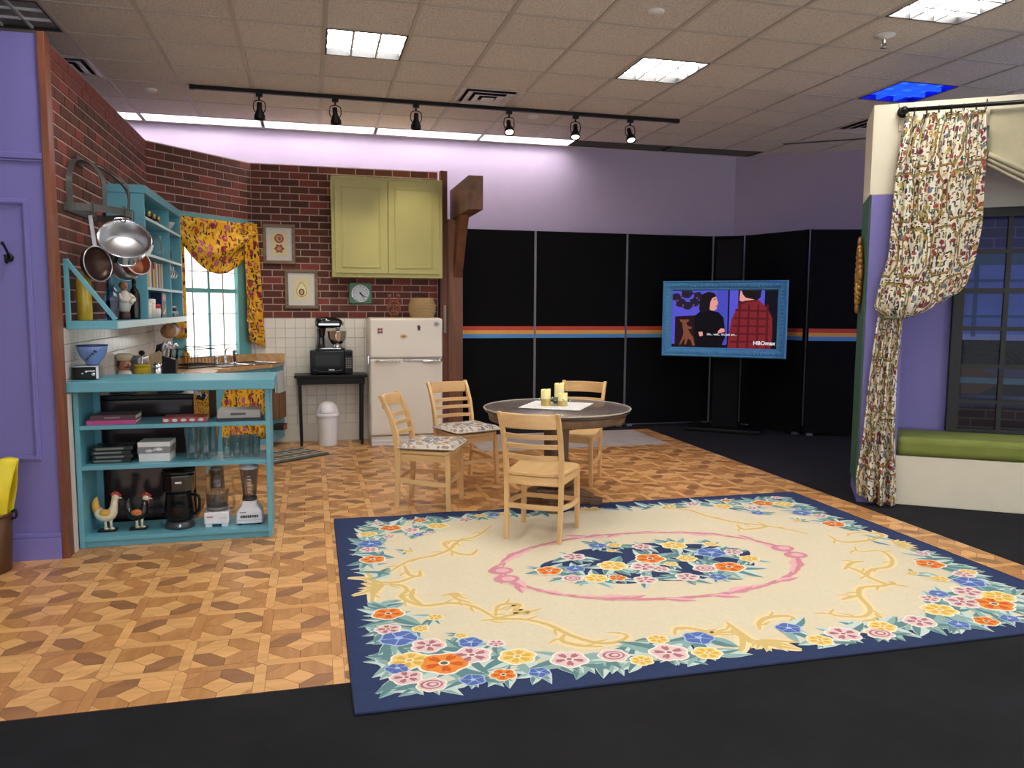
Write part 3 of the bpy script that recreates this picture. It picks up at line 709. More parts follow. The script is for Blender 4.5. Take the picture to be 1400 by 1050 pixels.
# ---- yellow-green wall cabinet
OL = mat('olive yellow paint', (176, 170, 104), .45, var=.02)
V = thing('wall_cupboard', 'yellow-green two-door wall cupboard above the fridge', 'cabinet')
MB().box(.228, 1.432, 8.742, 9.035, 1.842, 2.92).build('body', OL, V, bevel=.003)
for k, (a, c) in enumerate(((.262, .825), (.833, 1.397))):
    d = MB().box(a, c, 8.722, 8.742, 1.885, 2.885).build('door', OL, V, bevel=.003)
    m = MB(); i0, i1, j0, j1 = a+.07, c-.07, 1.945, 2.815
    for o, w, dp in ((0, .014, .010), (.014, .012, .005)):
        m.box(i0+o, i1-o, 8.722-dp, 8.722, j1-o-w, j1-o).box(i0+o, i1-o, 8.722-dp, 8.722, j0+o, j0+o+w).box(i0+o, i0+o+w, 8.722-dp, 8.722, j0+o+w, j1-o-w).box(i1-o-w, i1-o, 8.722-dp, 8.722, j0+o+w, j1-o-w)
    m.build('panel_moulding', OL, d, bevel=.002)
# ---- pictures and clock
FRW = wood('grey brown frame', (104, 84, 66), (138, 116, 92), .5, 'x'); MATB = mat('white mount', (206, 206, 202), .6, var=0); PAPER = mat('cream print paper', (214, 206, 170), .7, var=.03)
def picture(x, z, w, h, label):
    r = thing('picture', label, 'picture', (x, 9.046, z)); f = .036; y = -.03
    fm = MB()
    fm.box(-w/2, w/2, y, 0, h/2-f, h/2).box(-w/2, w/2, y, 0, -h/2, -h/2+f).box(-w/2, -w/2+f, y, 0, -h/2+f, h/2-f).box(w/2-f, w/2, y, 0, -h/2+f, h/2-f)
    fm.build('frame', FRW, r, bevel=.005)
    MB().box(-w/2+f, w/2-f, -.014, -.008, -h/2+f, h/2-f).build('mount', MATB, r)
    MB().box(-w*.26, w*.26, -.016, -.014, -h*.30, h*.31).build('print', PAPER, r); return r
XY = Matrix(((1, 0, 0, 0), (0, 0, -1, 0), (0, 1, 0, 0), (0, 0, 0, 1)))     # drawing plane on a wall facing -y
def blob(mb, cx, cz, rx, rz, y, m=0, n=18, wob=0, k=5):
    mb.prism([(cx+rx*cos(2*pi*i/n)*(1+wob*cos(k*2*pi*i/n)), cz+rz*sin(2*pi*i/n)*(1+wob*cos(k*2*pi*i/n))) for i in range(n)], -y, -y+.0008, m, XY)
p1 = picture(-.328, 2.20, .34, .43, 'framed botanical print of two round halved fruits, the higher picture')
m = MB(); blob(m, 0, .06, .05, .05, -.016, 0); blob(m, 0, .062, .035, .035, -.0168, 1); blob(m, .004, .06, .014, .018, -.0176, 0)
blob(m, 0, -.05, .047, .045, -.016, 0, 24, .18, 6); blob(m, 0, -.05, .022, .022, -.0168, 1, 18, .2, 6)
m.build('fruit', [mat('fruit rust', (142, 84, 62), .7), mat('fruit peach', (206, 140, 104), .7)], p1)
p2 = picture(-.10, 1.712, .355, .43, 'framed botanical print of a halved avocado, the lower picture')
m = MB()
def pear(s): return [(s*.056*sin(a)*(1-.22*cos(a)) if cos(a) < .0 else s*.056*sin(a)*(1-.50*cos(a)), s*.083*cos(a)-.0) for a in [2*pi*i/28 for i in range(28)]]
for k, (s, c) in enumerate(((1, 0), (.86, 1))): m.prism(pear(s), .016+k*.0006, .0166+k*.0006, c, XY @ T(0, -.005, 0))
blob(m, 0, -.032, .032, .038, -.0172, 2); blob(m, 0, -.032, .015, .024, -.018, 3)
m.build('fruit', [mat('avocado skin', (150, 150, 100), .7), mat('avocado flesh', (226, 220, 170), .7), mat('stone brown', (120, 76, 52), .7), mat('stone pale', (206, 170, 130), .7)], p2)
ck = thing('wall_clock', 'square green wall clock with a round silver dial', 'clock', (.54, 9.039, 1.672))
GRN = mat('clock green', (70, 122, 84), .35)
def rrect(w, h, r, n=6):
    out = []
    for cx, cy, a0 in ((w-r, h-r, 0), (-w+r, h-r, pi/2), (-w+r, -h+r, pi), (w-r, -h+r, 1.5*pi)):
        out += [(cx+r*cos(a0+pi/2*i/n), cy+r*sin(a0+pi/2*i/n)) for i in range(n+1)]
    return out
MB().prism(rrect(.128, .118, .03), .0, .04, 0, XY).build('case', GRN, ck, bevel=.008)
MB(XY).lathe([(.10, .04), (.10, .046), (.092, .046), (.090, .041)], 32).build('bezel', CHROME, ck)
MB(XY).lathe([(.0, .041), (.09, .041)], 32).build('dial', mat('silver dial', (186, 190, 190), .3, .2), ck)
h = MB(XY); h.bar((-.012, .012, .045), (.055, -.042, .045), .007, .002); h.bar((0, 0, .047), (.035, -.05, .047), .01, .002); h.ell((0, 0, .046), .012, .012, .004)
for i in range(12): h.bar((.072*cos(i*pi/6), .072*sin(i*pi/6), .042), (.086*cos(i*pi/6), .086*sin(i*pi/6), .042), .005, .001)
h.build('hands', BLACKM, ck)
# ---- wooden post, brace and beam
BEAM = wood('dark stained beam', (86, 52, 32), (124, 78, 48), .5, 'z', .8); BEAMY = wood('dark stained beam y', (86, 54, 34), (122, 80, 50), .5, 'y', .8)
pt = thing('timber_post', 'dark timber post with brace carrying a short beam beside the fridge', 'post')
MB().box(1.525, 1.70, 8.93, 9.10, .0045, 2.52).build('post', BEAM, pt, bevel=.006)
MB().box(1.445, 1.525, 8.95, 9.06, .0045, 3.06).build('back_stud', wood('reddish stud', (96, 54, 40), (120, 70, 50), .6, 'z'), pt)
MB().box(1.578, 1.733, 7.99, 9.10, 2.52, 2.865).build('beam', BEAMY, pt, bevel=.006)
br = MB(); br.prism([(8.93, 1.86), (8.93, 2.12), (8.72, 2.52), (8.50, 2.52), (8.66, 2.30), (8.80, 2.05)], -.05, .05, 0, Matrix(((0, 0, 1, 1.64), (1, 0, 0, 0), (0, 1, 0, 0), (0, 0, 0, 1)))); br.build('brace', BEAM, pt, bevel=.004)
cd_ = MB()
for k in range(22): cd_.ell((1.488, 8.925, 1.23+k*.0145), .018, .014, .009, 8, 5)
tag(cd_.build('beaded_cord', mat('speckled beads', (150, 142, 136), .5, var=.35, vscale=160)), 'speckled beaded cord hanging on the stud beside the fridge', 'cord')
# ---- fridge
ENA = mat('aged cream enamel', (222, 216, 203), .28, var=.02, vscale=3)
f = thing('fridge', 'old cream fridge freezer with chrome handles and rounded corners', 'fridge', (1.0, 8.56, .0035))
MB().box(-.40, .40, .02, .46, .11, 1.40).build('body', ENA, f, bevel=.035, seg=4)
MB().box(-.395, .395, -.04, .022, .115, .955).build('door', ENA, f, bevel=.022, seg=4)
MB().box(-.395, .395, -.04, .022, .965, 1.395).build('freezer_door', ENA, f, bevel=.022, seg=4)
MB().box(-.385, .385, 0, .45, 0, .105).build('plinth', WHITEP, f, bevel=.004)
for q in range(2): MB().box(-.384, .384, -.006, .0, .03+q*.04, .05+q*.04).build('plinth_rib', ENA, f, bevel=.004)
hd = MB(); hd.tube(smoothpts([(-.33, -.045, .93), (-.32, -.075, .935), (-.24, -.09, .935), (-.12, -.08, .93), (-.08, -.045, .925)], 5), [.02]*9+[.018]*6+[.012]*6, 10, flat=.8); hd.build('handle', CHROME, f)
hd = MB(); hd.box(-.04, .37, -.052, -.04, .925, .955); hd.box(.02, .03, -.056, -.05, .92, .96); hd.tube(smoothpts([(.17, -.05, .925), (.26, -.07, .93), (.35, -.075, .935), (.375, -.05, .935)], 5), .016, 10); hd.build('handle', CHROME, f, bevel=.003)
MB().box(-.425, -.40, -.02, .04, .90, .99).build('hinge', CHROME, f, bevel=.006)
MG = [(-.285, 1.262, .028, .028, (134, 44, 50), 'dark red square magnet at the upper left of the fridge', 0), (-.035, 1.20, .04, .024, (206, 176, 120), 'tan oval magnet in the middle of the freezer door', 1), (.13, 1.296, .02, .034, (60, 50, 46), 'small dark figure magnet right of centre on the fridge', 2), (.325, 1.332, .032, .03, (176, 170, 178), 'grey lilac magnet at the upper right corner of the fridge', 1)]
for x, z, w, hh, c, lab, kind in MG:
    r = thing('fridge_magnet', lab, 'magnet', (1.0+x, 8.519, z+.0035), 0, 'magnets on the fridge')
    m = MB()
    if kind == 0: m.prism([(-w, -hh), (-w*.3, -hh*.8), (w, -hh), (w*.8, 0), (w, hh), (0, hh*.8), (-w, hh), (-w*.8, 0)], 0, .006, 0, XY)
    elif kind == 1: m.prism([(w*cos(a)*(1+.12*cos(3*a)), hh*sin(a)) for a in [2*pi*i/16 for i in range(16)]], 0, .006, 0, XY)
    else: m.prism([(-w, hh), (-w*.6, hh*.3), (w*.2, hh*.9), (w, hh*.3), (w*.8, -hh), (-w*.4, -hh*.9), (-w*.7, 0)], 0, .006, 0, XY)
    m.build('plate', mat('magnet %s' % lab[:8], c, .4, var=.1), r)
    e = MB(); blob(e, 0, 0, w*.5, hh*.35, -.007, 0, 12, .2, 4); e.build('motif', mat('motif %s' % lab[:8], tuple(min(255, int(v*.5+20)) for v in c) if kind else (210, 190, 190), .5), r)
# on top of the fridge
z0 = 1.4035
rs = thing('rooster_trivet', 'rusty cut-metal openwork figure standing on top of the fridge', 'figurine', (.885, 8.72, z0))
RUST = mat('rusty iron', (132, 78, 58), .7, .3, var=.15)
m = MB(); m.tube(ring_pts(0, 0, 0, .07, .07, 22), .009, 6, closed=True); m.M = I4
m = MB(XY @ T(0, .105, 0)); m.tube(ring_pts(0, 0, 0, .068, .075, 22), .010, 6, closed=True)
m.tube(smoothpts([(-.04, -.05, 0), (.0, .0, 0), (.04, -.02, 0), (.05, .03, 0)], 5), .008, 6); m.tube(smoothpts([(-.06, -.01, 0), (-.02, .03, 0), (.02, .02, 0), (.0, -.06, 0)], 5), .008, 6)
m.build('body', RUST, rs)
m = MB(XY @ T(0, .105, 0)); 
for s_ in (-1, 1): m.tube(smoothpts([(s_*.03, .065, 0), (s_*.05, .10, 0), (s_*.045, .125, 0)], 4), .008, 6); m.ell((s_*.047, .135, 0), .022, .02, .012)
m.build('horns', RUST, rs)
MB().box(-.06, .06, -.025, .025, 0, .012).cyl((-.035, 0, .01), (-.04, 0, .05), .009, 6).cyl((.035, 0, .01), (.04, 0, .05), .009, 6).build('base', RUST, rs)
bk = thing('basket', 'round woven straw basket standing on the fridge', 'basket', (1.20, 8.74, z0))
STRAW = mat('straw', (186, 158, 112), .8, var=.22, vscale=90, bump=.5, bscale=200)
m = MB(); m.lathe([(.0, .0), (.10, .0), (.125, .05), (.135, .12), (.125, .18), (.10, .22), (.095, .22), (.12, .17), (.128, .12), (.118, .05), (.09, .01), (0, .01)], 28); m.build('lining', STRAW, bk)
m = MB()
for k in range(13):
    z = .008+k*.017; rr = .105+.036*sin(pi*min(1, max(0, (z+.02)/.25)))
    n = 40; m.tube([((rr+.005*(1 if (i+k) % 2 else -1))*cos(2*pi*i/n), (rr+.005*(1 if (i+k) % 2 else -1))*sin(2*pi*i/n), z) for i in range(n)], .0088, 5, closed=True)
m.build('weave', STRAW, bk)
# ---- black side table, microwave, mixer, bin
BT_ = mat('black lacquer', (22, 20, 20), .4, var=0, spec=.25)
st = thing('side_table', 'slim black side table carrying the microwave', 'table', (.196, 8.86, .0035))
MB().box(-.39, .39, -.17, .17, .745, .775).build('top', BT_, st, bevel=.004)
MB().box(-.36, .36, -.15, -.13, .672, .745).box(-.36, .36, .13, .15, .672, .745).box(-.36, -.34, -.13, .13, .672, .745).box(.34, .36, -.13, .13, .672, .745).build('apron', BT_, st, bevel=.004)
for sx_ in (-1, 1):
    for sy in (-1, 1): MB().bar((sx_*.335, sy*.125, .745), (sx_*.325, sy*.15, 0), .034, .034, up=(0, 1, 0), w2=.028, h2=.028).build('leg', BT_, st)
mw_ = thing('microwave', 'black microwave oven on the black side table', 'microwave', (.205, 8.86, .779))
MB().box(-.228, .228, -.10, .15, .008, .262).build('body', BLACKP, mw_, bevel=.006)
for sx_ in (-.19, .19): MB().box(sx_-.02, sx_+.02, -.09, .14, 0, .01).build('foot', BLACKP, mw_)
d = MB().box(-.226, .135, -.125, -.10, .012, .258).build('door', mat('glossy black', (10, 10, 12), .1, var=0, spec=.22), mw_, bevel=.005)
MB().box(-.17, .09, -.1265, -.125, .075, .215).build('door_window', mat('dark glass', (20, 20, 22), .05, var=0, spec=.25), d)
MB().tube(smoothpts([(-.20, -.13, .055), (-.05, -.135, .035), (.12, -.13, .05)], 5), .006, 8).build('door_trim', DSTEEL, d)
MB().box(-.03, .03, -.127, -.125, .048, .058).build('maker_plate', mat('white print', (215, 215, 215), .5, var=0), d)
cp = MB().box(.138, .226, -.122, -.10, .012, .258).build('control_panel', BLACKP, mw_, bevel=.004)
kb = MB()
for i in range(3):
    for j in range(6): kb.box(.152+i*.022, .168+i*.022, -.125, -.122, .07+j*.02, .084+j*.02)
kb.build('keypad', mat('grey keys', (110, 112, 114), .5, var=0), cp); MB().box(.15, .215, -.124, -.122, .205, .235).build('display', mat('dark glass', (20, 20, 22), .05, var=0, spec=.25), cp)
mx = thing('stand_mixer', 'black stand mixer with a steel bowl on top of the microwave', 'mixer', (.205, 8.86, 1.0415))
MXB = mat('gloss black', (12, 12, 14), .1, var=0, coat=.5)
MB().prism(rrect(.16, .08, .05), 0, .028, 0, T(-.01, 0, 0)).build('base', MXB, mx, bevel=.008)
m = MB(); ns = 10
def ped(u, v):
    z = .02+.22*v; a = 2*pi*u; w = .05-.012*sin(pi*v); return (-.115+.012*v+w*cos(a)*1.05, w*sin(a)*1.0, z)
m.grid(ped, 18, 8); m.build('pedestal', MXB, mx)
m = MB(); hp = [(-.165, .30, .02), (-.155, .30, .05), (-.12, .303, .062), (-.05, .305, .066), (.04, .30, .06), (.09, .295, .05), (.115, .29, .035), (.12, .288, .005)]
m.tube([(x, 0, z) for x, z, r_ in hp], [r_ for x, z, r_ in hp], 16); m.build('motor_head', MXB, mx)
MB().tube([(-.165, -.0, .277), (.11, -.0, .272)], .0005, 4).box(-.13, .09, -.0655, -.060, .275, .295).build('trim_band', CHROME, mx)
MB().lathe([(.022, .265), (.03, .24), (.018, .225), (.012, .21), (0, .21)], 14, M=T(.075, 0, 0)).ell((.13, 0, .29), .012, .022, .022).build('beater_hub', STEEL, mx)
m = MB(); m.lathe([(.0, .03), (.05, .03), (.052, .045), (.04, .052), (.075, .085), (.10, .13), (.106, .205), (.110, .21), (.104, .21), (.097, .13), (.07, .088), (0, .06)], 26, M=T(.065, 0, 0)); m.build('bowl', CHROME, mx)
MB().tube(smoothpts([(.06, -.105, .19), (.05, -.15, .18), (.05, -.15, .12), (.06, -.085, .10)], 5), .008, 8).build('bowl_handle', CHROME, mx)
bn = thing('waste_bin', 'white round waste bin with a domed lid under the black table', 'bin', (.152, 8.72, .0035))
WB_ = mat('white bin plastic', (226, 226, 230), .4, var=.02)
MB().lathe([(0, .0), (.098, .0), (.10, .01), (.113, .32), (.113, .33), (0, .33)], 30).build('bucket', WB_, bn)
MB().lathe([(.122, .325), (.124, .355), (.116, .36), (.112, .40), (.092, .445), (.055, .475), (0, .487)], 30).build('lid', WB_, bn)
MB().grid(lambda u, v: (.116*sin((u-.5)*1.5)*(1-.1*v), -.1165*cos((u-.5)*1.5)*(1-.30*v*v), .365+.075*v), 12, 6).build('swing_flap', WB_, bn, solid=.003)
# ================================================================== SMALL KITCHEN THINGS
def book(x0, x1, y0, y1, z, h, cover, label, group=None, name='book', cat='book', rz=0, pages=(232, 226, 214), titlec=None):
    cx, cy = (x0+x1)/2, (y0+y1)/2; w, d = (x1-x0)/2, (y1-y0)/2
    r = thing(name, label, cat, (cx, cy, z), rz, group); cm = mat('cover %d %d %d' % cover, cover, .4, var=.06, vscale=20)
    MB().box(-w, w, -d, d, 0, .003).box(-w, w, -d, d, h-.003, h).box(-w, w, -d, -d+.003, .003, h-.003).build('cover', cm, r)
    MB().box(-w+.004, w-.004, -d+.003, d-.004, .003, h-.003).build('pages', mat('pages', pages, .8, var=.05, vscale=200), r)
    if titlec: MB().box(-w*.4, w*.3, -d-.0006, -d, h*.35, h*.65).build('spine_title', mat('print %d %d %d' % titlec, titlec, .5), r)
    return r
zt, zm, zb_ = .7782, .5242, .0702
book(-1.365, -1.085, 5.30, 5.50, zt, .026, (196, 72, 140), 'thin magenta book at the bottom of the left stack on the top tier', 'books on the shelf unit')
book(-1.345, -1.085, 5.31, 5.51, zt+.0262, .030, (84, 50, 58), 'dark maroon book lying on the magenta book', 'books on the shelf unit', titlec=(150, 120, 130))
b = book(-.93, -.665, 5.30, 5.48, zt, .032, (170, 66, 66), 'red and white patterned book lying beside the yellow recipe box', 'books on the shelf unit')
m = MB()
for k in range(5): blob(m, -.11+k*.052, .016, .018, .010, -.0912+0*k, 0, 8)
m.build('white_motif', mat('white print', (215, 215, 215), .5, var=0), b)
book(-.61, -.325, 5.31, 5.49, zt, .018, (44, 44, 52), 'dark book at the bottom of the right-hand stack on the top tier', 'books on the shelf unit')
book(-.60, -.335, 5.32, 5.50, zt+.0182, .050, (176, 170, 164), 'thick grey book lying on the dark book at the right of the top tier', 'books on the shelf unit', titlec=(90, 84, 82))
rb = thing('recipe_box', 'upright recipe box with yellow and black floral side and white top on the top tier', 'box', (-.70, 5.53, zt), radians(-14))
MB().box(-.05, .05, -.06, .07, 0, .19).build('body', mat('dark brown carton', (66, 50, 44), .6), rb)
MB().box(-.052, .052, -.062, .072, .19, .20).build('lid', mat('white carton', (230, 228, 224), .6), rb)
m = MB(); m.grid(lambda u, v: (-.05+.1*u, -.0612, .19*v), 1, 1, smooth=False); m.build('front_print', YFLOR, rb)
m = MB(); random.seed(3)
for k in range(7): blob(m, -.03+.06*random.random(), .13+.05*random.random(), .016, .016, -.0625-.0008*k, k % 2, 10, .25, 5)
m.build('blossom', [mat('black print', (24, 20, 22), .6, var=0), mat('white print', (215, 215, 215), .5, var=0)], rb)
# middle tier
ord_ = ['lowest', 'second from the bottom', 'second from the top', 'topmost']
for k in range(4):
    o = thing('video_case', 'black video case, %s of the stack of four on the middle tier' % ord_[k], 'case', (-1.245+.006*(k % 2), 5.44, zm+k*.0262), radians((-2, 3, 0, 4)[k]), 'black video cases')
    MB().box(-.115, .115, -.085, .085, 0, .0255).build('case', mat('black case', (26, 28, 28), .35, var=.1), o, bevel=.003)
    MB().box(-.10, .06, -.0862, -.085, .007, .019).build('spine_print', mat('grey green print', (110, 120, 112), .5), o)
wb = thing('gift_box', 'white cardboard box with a silver ribbon bow on the middle tier', 'box', (-.99, 5.44, zm), radians(-3))
MB().box(-.093, .093, -.08, .08, 0, .07).build('base', mat('white carton', (230, 228, 224), .6), wb); MB().box(-.097, .097, -.084, .084, .07, .125).build('lid', mat('white carton', (230, 228, 224), .6), wb)
MB().box(-.098, .098, -.0852, .0852, .052, .095).build('ribbon', mat('silver ribbon', (140, 140, 142), .35, .3), wb)
m = MB(); m.ell((.025, -.09, .078), .028, .008, .014).ell((-.03, -.09, .07), .026, .008, .012).ell((0, -.092, .074), .009, .009, .009); m.build('bow', mat('silver bow', (214, 214, 216), .3, .3), wb)
def tumbler(x, y, z, r0, r1, h, label, group, facet=16, name='glass'):
    o = MB().lathe([(0, .001), (r0, .001), (r0*1.02, .006), (r1, h), (r1-.003, h), (r0-.003, .012), (0, .012)], facet).build(name, GLASS)
    o.location = (x, y, z); tag(o, label, 'glass', group); return o
for k, (x, y, l) in enumerate(((-.775, 5.40, 'tall clear tumbler at the front left of the middle tier'), (-.690, 5.40, 'tall clear tumbler at the front, second from the left'), (-.745, 5.52, 'tall clear tumbler behind the left front tumbler'), (-.655, 5.51, 'tall clear tumbler at the back, by the small glasses'))):
    tumbler(x, y, zm, .028, .043, .205, l, 'tall tumblers')
sml = ['leftmost', 'second from the left', 'third from the left', 'rightmost']
for k, x in enumerate((-.555, -.495, -.435, -.375)):
    tumbler(x, 5.39, zm, .026, .030, .135, 'small clear glass in the front row of the middle tier, %s' % sml[k], 'small clear glasses', 10)
for k, x in enumerate((-.52, -.46, -.40)):
    tumbler(x, 5.49, zm, .026, .030, .135, 'small clear glass in the back row of the middle tier, %s' % ('leftmost', 'middle', 'rightmost')[k], 'small clear glasses', 10)
# towel on the stove handle
t = NT('red check towel'); uv = FMX(t, (1, 1, 1)); sp = t.n('SeparateXYZ', {0: uv})
st1 = t.ma('GREATER_THAN', t.ma('FRACT', t.ma('MULTIPLY', sp.outputs[0], 40)), .6); st2 = t.ma('GREATER_THAN', t.ma('FRACT', t.ma('MULTIPLY', sp.outputs[1], 40)), .6)
t.set(Base_Color=t.mix(t.ma('MULTIPLY', t.ma('ADD', st1, st2), .5), lin((228, 222, 216)), lin((176, 60, 66))), Roughness=.9)
tw = MB(); tw.grid(lambda u, v: (-.733+.008*sin(u*9), 5.80+.14*u, .815-.33*v), 12, 4, uvfn=lambda u, v: (u*.2, v*.34))
tag(tw.build('dish_towel', t.m, None, solid=.004), 'red and white checked tea towel hanging on the stove handle', 'towel')
# bottom tier: roosters
CRM = mat('cream glaze', (230, 220, 190), .3, var=.03); REDG = mat('red glaze', (176, 54, 40), .35); ORG = mat('orange glaze', (206, 116, 50), .35)
def rooster(loc, s, body, wing, head, tailm, label, spots=None, wings=None):
    r = thing('rooster_figurine', label, 'figurine', loc, 0, 'rooster figurines')
    MB().prism(rrect(.058*s, .035*s, .01), 0, .010, 0).build('base', BLACKP, r)
    for q in (-.012, .022): MB().tube([(q*s, 0, .01), (q*s, 0, .05*s), (q*s, 0, .08*s)], [.012*s, .008*s, .014*s], 8).ell((q*s+.006, 0, .014), .018*s, .012*s, .007, 8, 5).build('leg', CRM, r)
    m = MB(); pts = [(-.055*s, 0, .150*s), (-.04*s, 0, .118*s), (-.01*s, 0, .105*s), (.022*s, 0, .115*s), (.04*s, 0, .145*s), (.046*s, 0, .185*s), (.05*s, 0, .215*s)]
    m.tube(smoothpts(pts, 3), [.026*s, .03*s, .034*s, .038*s, .04*s, .043*s, .043*s, .042*s, .041*s, .04*s, .037*s, .033*s, .029*s, .026*s, .024*s, .022*s, .021*s, .020*s, .02*s][:len(smoothpts(pts, 3))], 14); m.build('body', body, r)
    m = MB(); m.tube(smoothpts([(-.045*s, 0, .125*s), (-.066*s, 0, .165*s), (-.066*s, 0, .205*s), (-.056*s, 0, .235*s)], 4), [.026*s, .028*s, .028*s, .028*s, .026*s, .025*s, .024*s, .022*s, .02*s, .016*s, .012*s, .008*s, .003*s], 10, flat=1); m.build('tail', tailm, r)
    m = MB(); m.ell((.055*s, 0, .225*s), .024*s, .02*s, .022*s, 12, 8); m.build('head', head, r)
    MB().tube([(.074*s, 0, .224*s), (.098*s, 0, .218*s)], [.009*s, .001], 8).build('beak', CRM, r)
    m = MB()
    for q, (dx, dz, rr) in enumerate(((-.012, .245, .012), (.004, .252, .014), (.02, .248, .012), (.034, .24, .008))): m.ell((.05*s+dx*s, 0, dz*s), rr*s, .006*s, rr*s*1.2, 8, 6)
    m.ell((.07*s, 0, .198*s), .008*s, .006*s, .012*s, 8, 6); m.build('comb', REDG, r)
    m = MB(); m.ell((-.005*s, -.034*s, .13*s), .036*s, .012*s, .026*s, 14, 8); m.build('wing', wing, r)
    if spots:
        m = MB(); random.seed(9)
        for k in range(34):
            a = random.random()*2*pi; q = random.random(); p = smoothpts(pts, 3); c = p[int(q*(len(p)-1))]; rr = .037*s if q < .6 else .024*s
            m.ell((c.x, -rr*abs(cos(a)), c.z+rr*.9*sin(a)), .004*s, .004*s, .004*s, 6, 4)
        m.build('speckle', spots, r)
    return r
rooster((-1.30, 5.42, zb_), .96, CRM, mat('yellow glaze', (222, 172, 70), .3), CRM, mat('yellow glaze', (222, 172, 70), .3), 'yellow and cream ceramic rooster on the bottom tier')
rooster((-1.115, 5.42, zb_), .90, mat('black glaze', (28, 30, 32), .25), ORG, CRM, mat('black glaze', (28, 30, 32), .25), 'black speckled ceramic rooster with orange wing on the bottom tier', CRM)
# coffee maker
cmk = thing('coffee_maker', 'black filter coffee maker on the bottom tier', 'coffee maker', (-.865, 5.43, zb_), radians(6))
GB = mat('gloss black', (12, 12, 14), .1, var=0, coat=.5)
MB().lathe([(0, 0), (.088, 0), (.092, .012), (.086, .04), (.075, .05), (0, .05)], 26, M=T(0, -.01, 0)).build('base', mat('grey base', (62, 62, 66), .3, var=0), cmk)
MB().lathe([(0, .052), (.080, .052), (.094, .08), (.090, .16), (.080, .22), (.082, .235), (0, .235)], 26, M=T(0, -.012, 0)).build('carafe', mat('dark glass', (26, 26, 28), .05, var=0), cmk)
MB().prism([(x*.098, y*.10+.03) for x, y in ((-1, -.2), (-.8, -.75), (-.4, -1), (.4, -1), (.8, -.75), (1, -.2), (1, .6), (-1, .6))], .235, .355).box(-.085, .085, .045, .09, .0, .24).build('brew_head', GB, cmk, bevel=.014, seg=3)
MB().prism([(x*.105, y*.10+.03) for x, y in ((-1, -.2), (-.8, -.75), (-.4, -1), (.4, -1), (.8, -.75), (1, -.2), (1, .6), (-1, .6))], .355, .375).build('lid', GB, cmk, bevel=.006)
MB().tube(smoothpts([(.07, -.05, .22), (.12, -.08, .21), (.12, -.07, .12), (.08, -.05, .09)], 5), .009, 8).build('carafe_handle', BLACKP, cmk)
MB(XY).lathe([(0, .101), (.012, .101), (.012, .106), (0, .107)], 14, M=T(0, .024, 0)).build('switch', CHROME, cmk); MB().box(-.02, .02, -.0745, -.0715, .30, .312).build('maker_plate', mat('white print', (215, 215, 215), .5, var=0), cmk)
# food processor
fp = thing('food_processor', 'white food processor with a smoky clear bowl on the bottom tier', 'food processor', (-.63, 5.43, zb_))
MB().box(-.078, .078, -.08, .08, .018, .10).build('base', WHITEP, fp, bevel=.01)
for q in (-.05, .05): MB().box(q-.02, q+.02, -.07, .07, 0, .02).build('foot', WHITEP, fp)
MB().box(.02, .066, -.083, -.078, .055, .072).build('lever', mat('white print', (215, 215, 215), .5, var=0), fp); MB().box(-.06, -.02, -.082, -.08, .066, .072).build('maker_plate', mat('red label', (180, 50, 50), .5), fp)
MB().lathe([(0, .10), (.066, .10), (.072, .21), (.076, .215), (.07, .215), (.063, .105), (0, .105)], 24).build('work_bowl', SMOKE, fp)
MB().lathe([(.0, .105), (.07, .105), (.07, .125), (0, .125)], 22).build('bowl_ring', mat('grey ring', (120, 120, 122), .4, var=0), fp)
MB().lathe([(.074, .216), (.078, .23), (.05, .24), (.048, .365), (.052, .37), (.044, .37), (.042, .235)], 22).build('feed_tube', SMOKE, fp)
MB().lathe([(0, .25), (.036, .25), (.036, .372), (.04, .385), (0, .387)], 18).build('pusher', mat('grey smoky plastic', (120, 112, 106), .3), fp)
MB().tube([(.0, 0, .12), (0, 0, .20)], .012, 8).bar((-.055, .0, .14), (.055, .02, .15), .02, .003).build('blade', STEEL, fp)
MB().tube(smoothpts([(.07, -.02, .20), (.105, -.04, .19), (.105, -.04, .12), (.07, -.02, .11)], 5), .009, 8).build('bowl_handle', SMOKE, fp)
# blender
bd = thing('blender', 'white blender with a clear jug at the right end of the bottom tier', 'blender', (-.425, 5.43, zb_))
MB().prism(rrect(.085, .075, .015), .012, .03).build('base_skirt', WHITEP, bd)
m = MB(); pr = [(.083, .075, .03), (.080, .070, .085), (.060, .060, .115), (.05, .05, .125), (.05, .05, .155)]
vs = []; fs = []
for w, d, z in pr: vs += [(x*w, y*d, z) for x, y in ((-1, -1), (1, -1), (1, 1), (-1, 1))]
for j in range(len(pr)-1):
    for k in range(4): fs.append((j*4+k, j*4+(k+1) % 4, j*4+4+(k+1) % 4, j*4+4+k))
fs += [(3, 2, 1, 0), tuple(len(vs)-4+k for k in range(4))]; m.add(vs, fs); m.build('motor_base', WHITEP, bd, bevel=.008)
m = MB()
for k in range(10): m.box(-.055+k*.0115, -.047+k*.0115, -.0785, -.074, .05, .066)
m.build('button', mat('dark buttons', (50, 50, 54), .4, var=0), bd); MB().box(-.06, -.02, -.077, -.073, .084, .089).build('maker_plate', mat('grey keys', (110, 112, 114), .5, var=0), bd)
for q in (-.06, .06): MB().cyl((q, -.05, 0), (q, -.05, .014), .012).build('foot', BLACKP, bd)
MB().lathe([(0, .155), (.046, .155), (.048, .175), (.0, .175)], 20).build('jug_collar', mat('dark grey collar', (70, 68, 68), .4, var=0), bd)
MB().lathe([(.043, .175), (.062, .37), (.06, .37), (.04, .178)], 12).build('jug', SMOKE, bd); MB().lathe([(.064, .37), (.064, .385), (.03, .39), (.03, .40), (0, .40)], 16).build('lid', WHITEP, bd)
m = MB(); m.tube([(0, 0, .176), (0, 0, .19)], .01, 8)
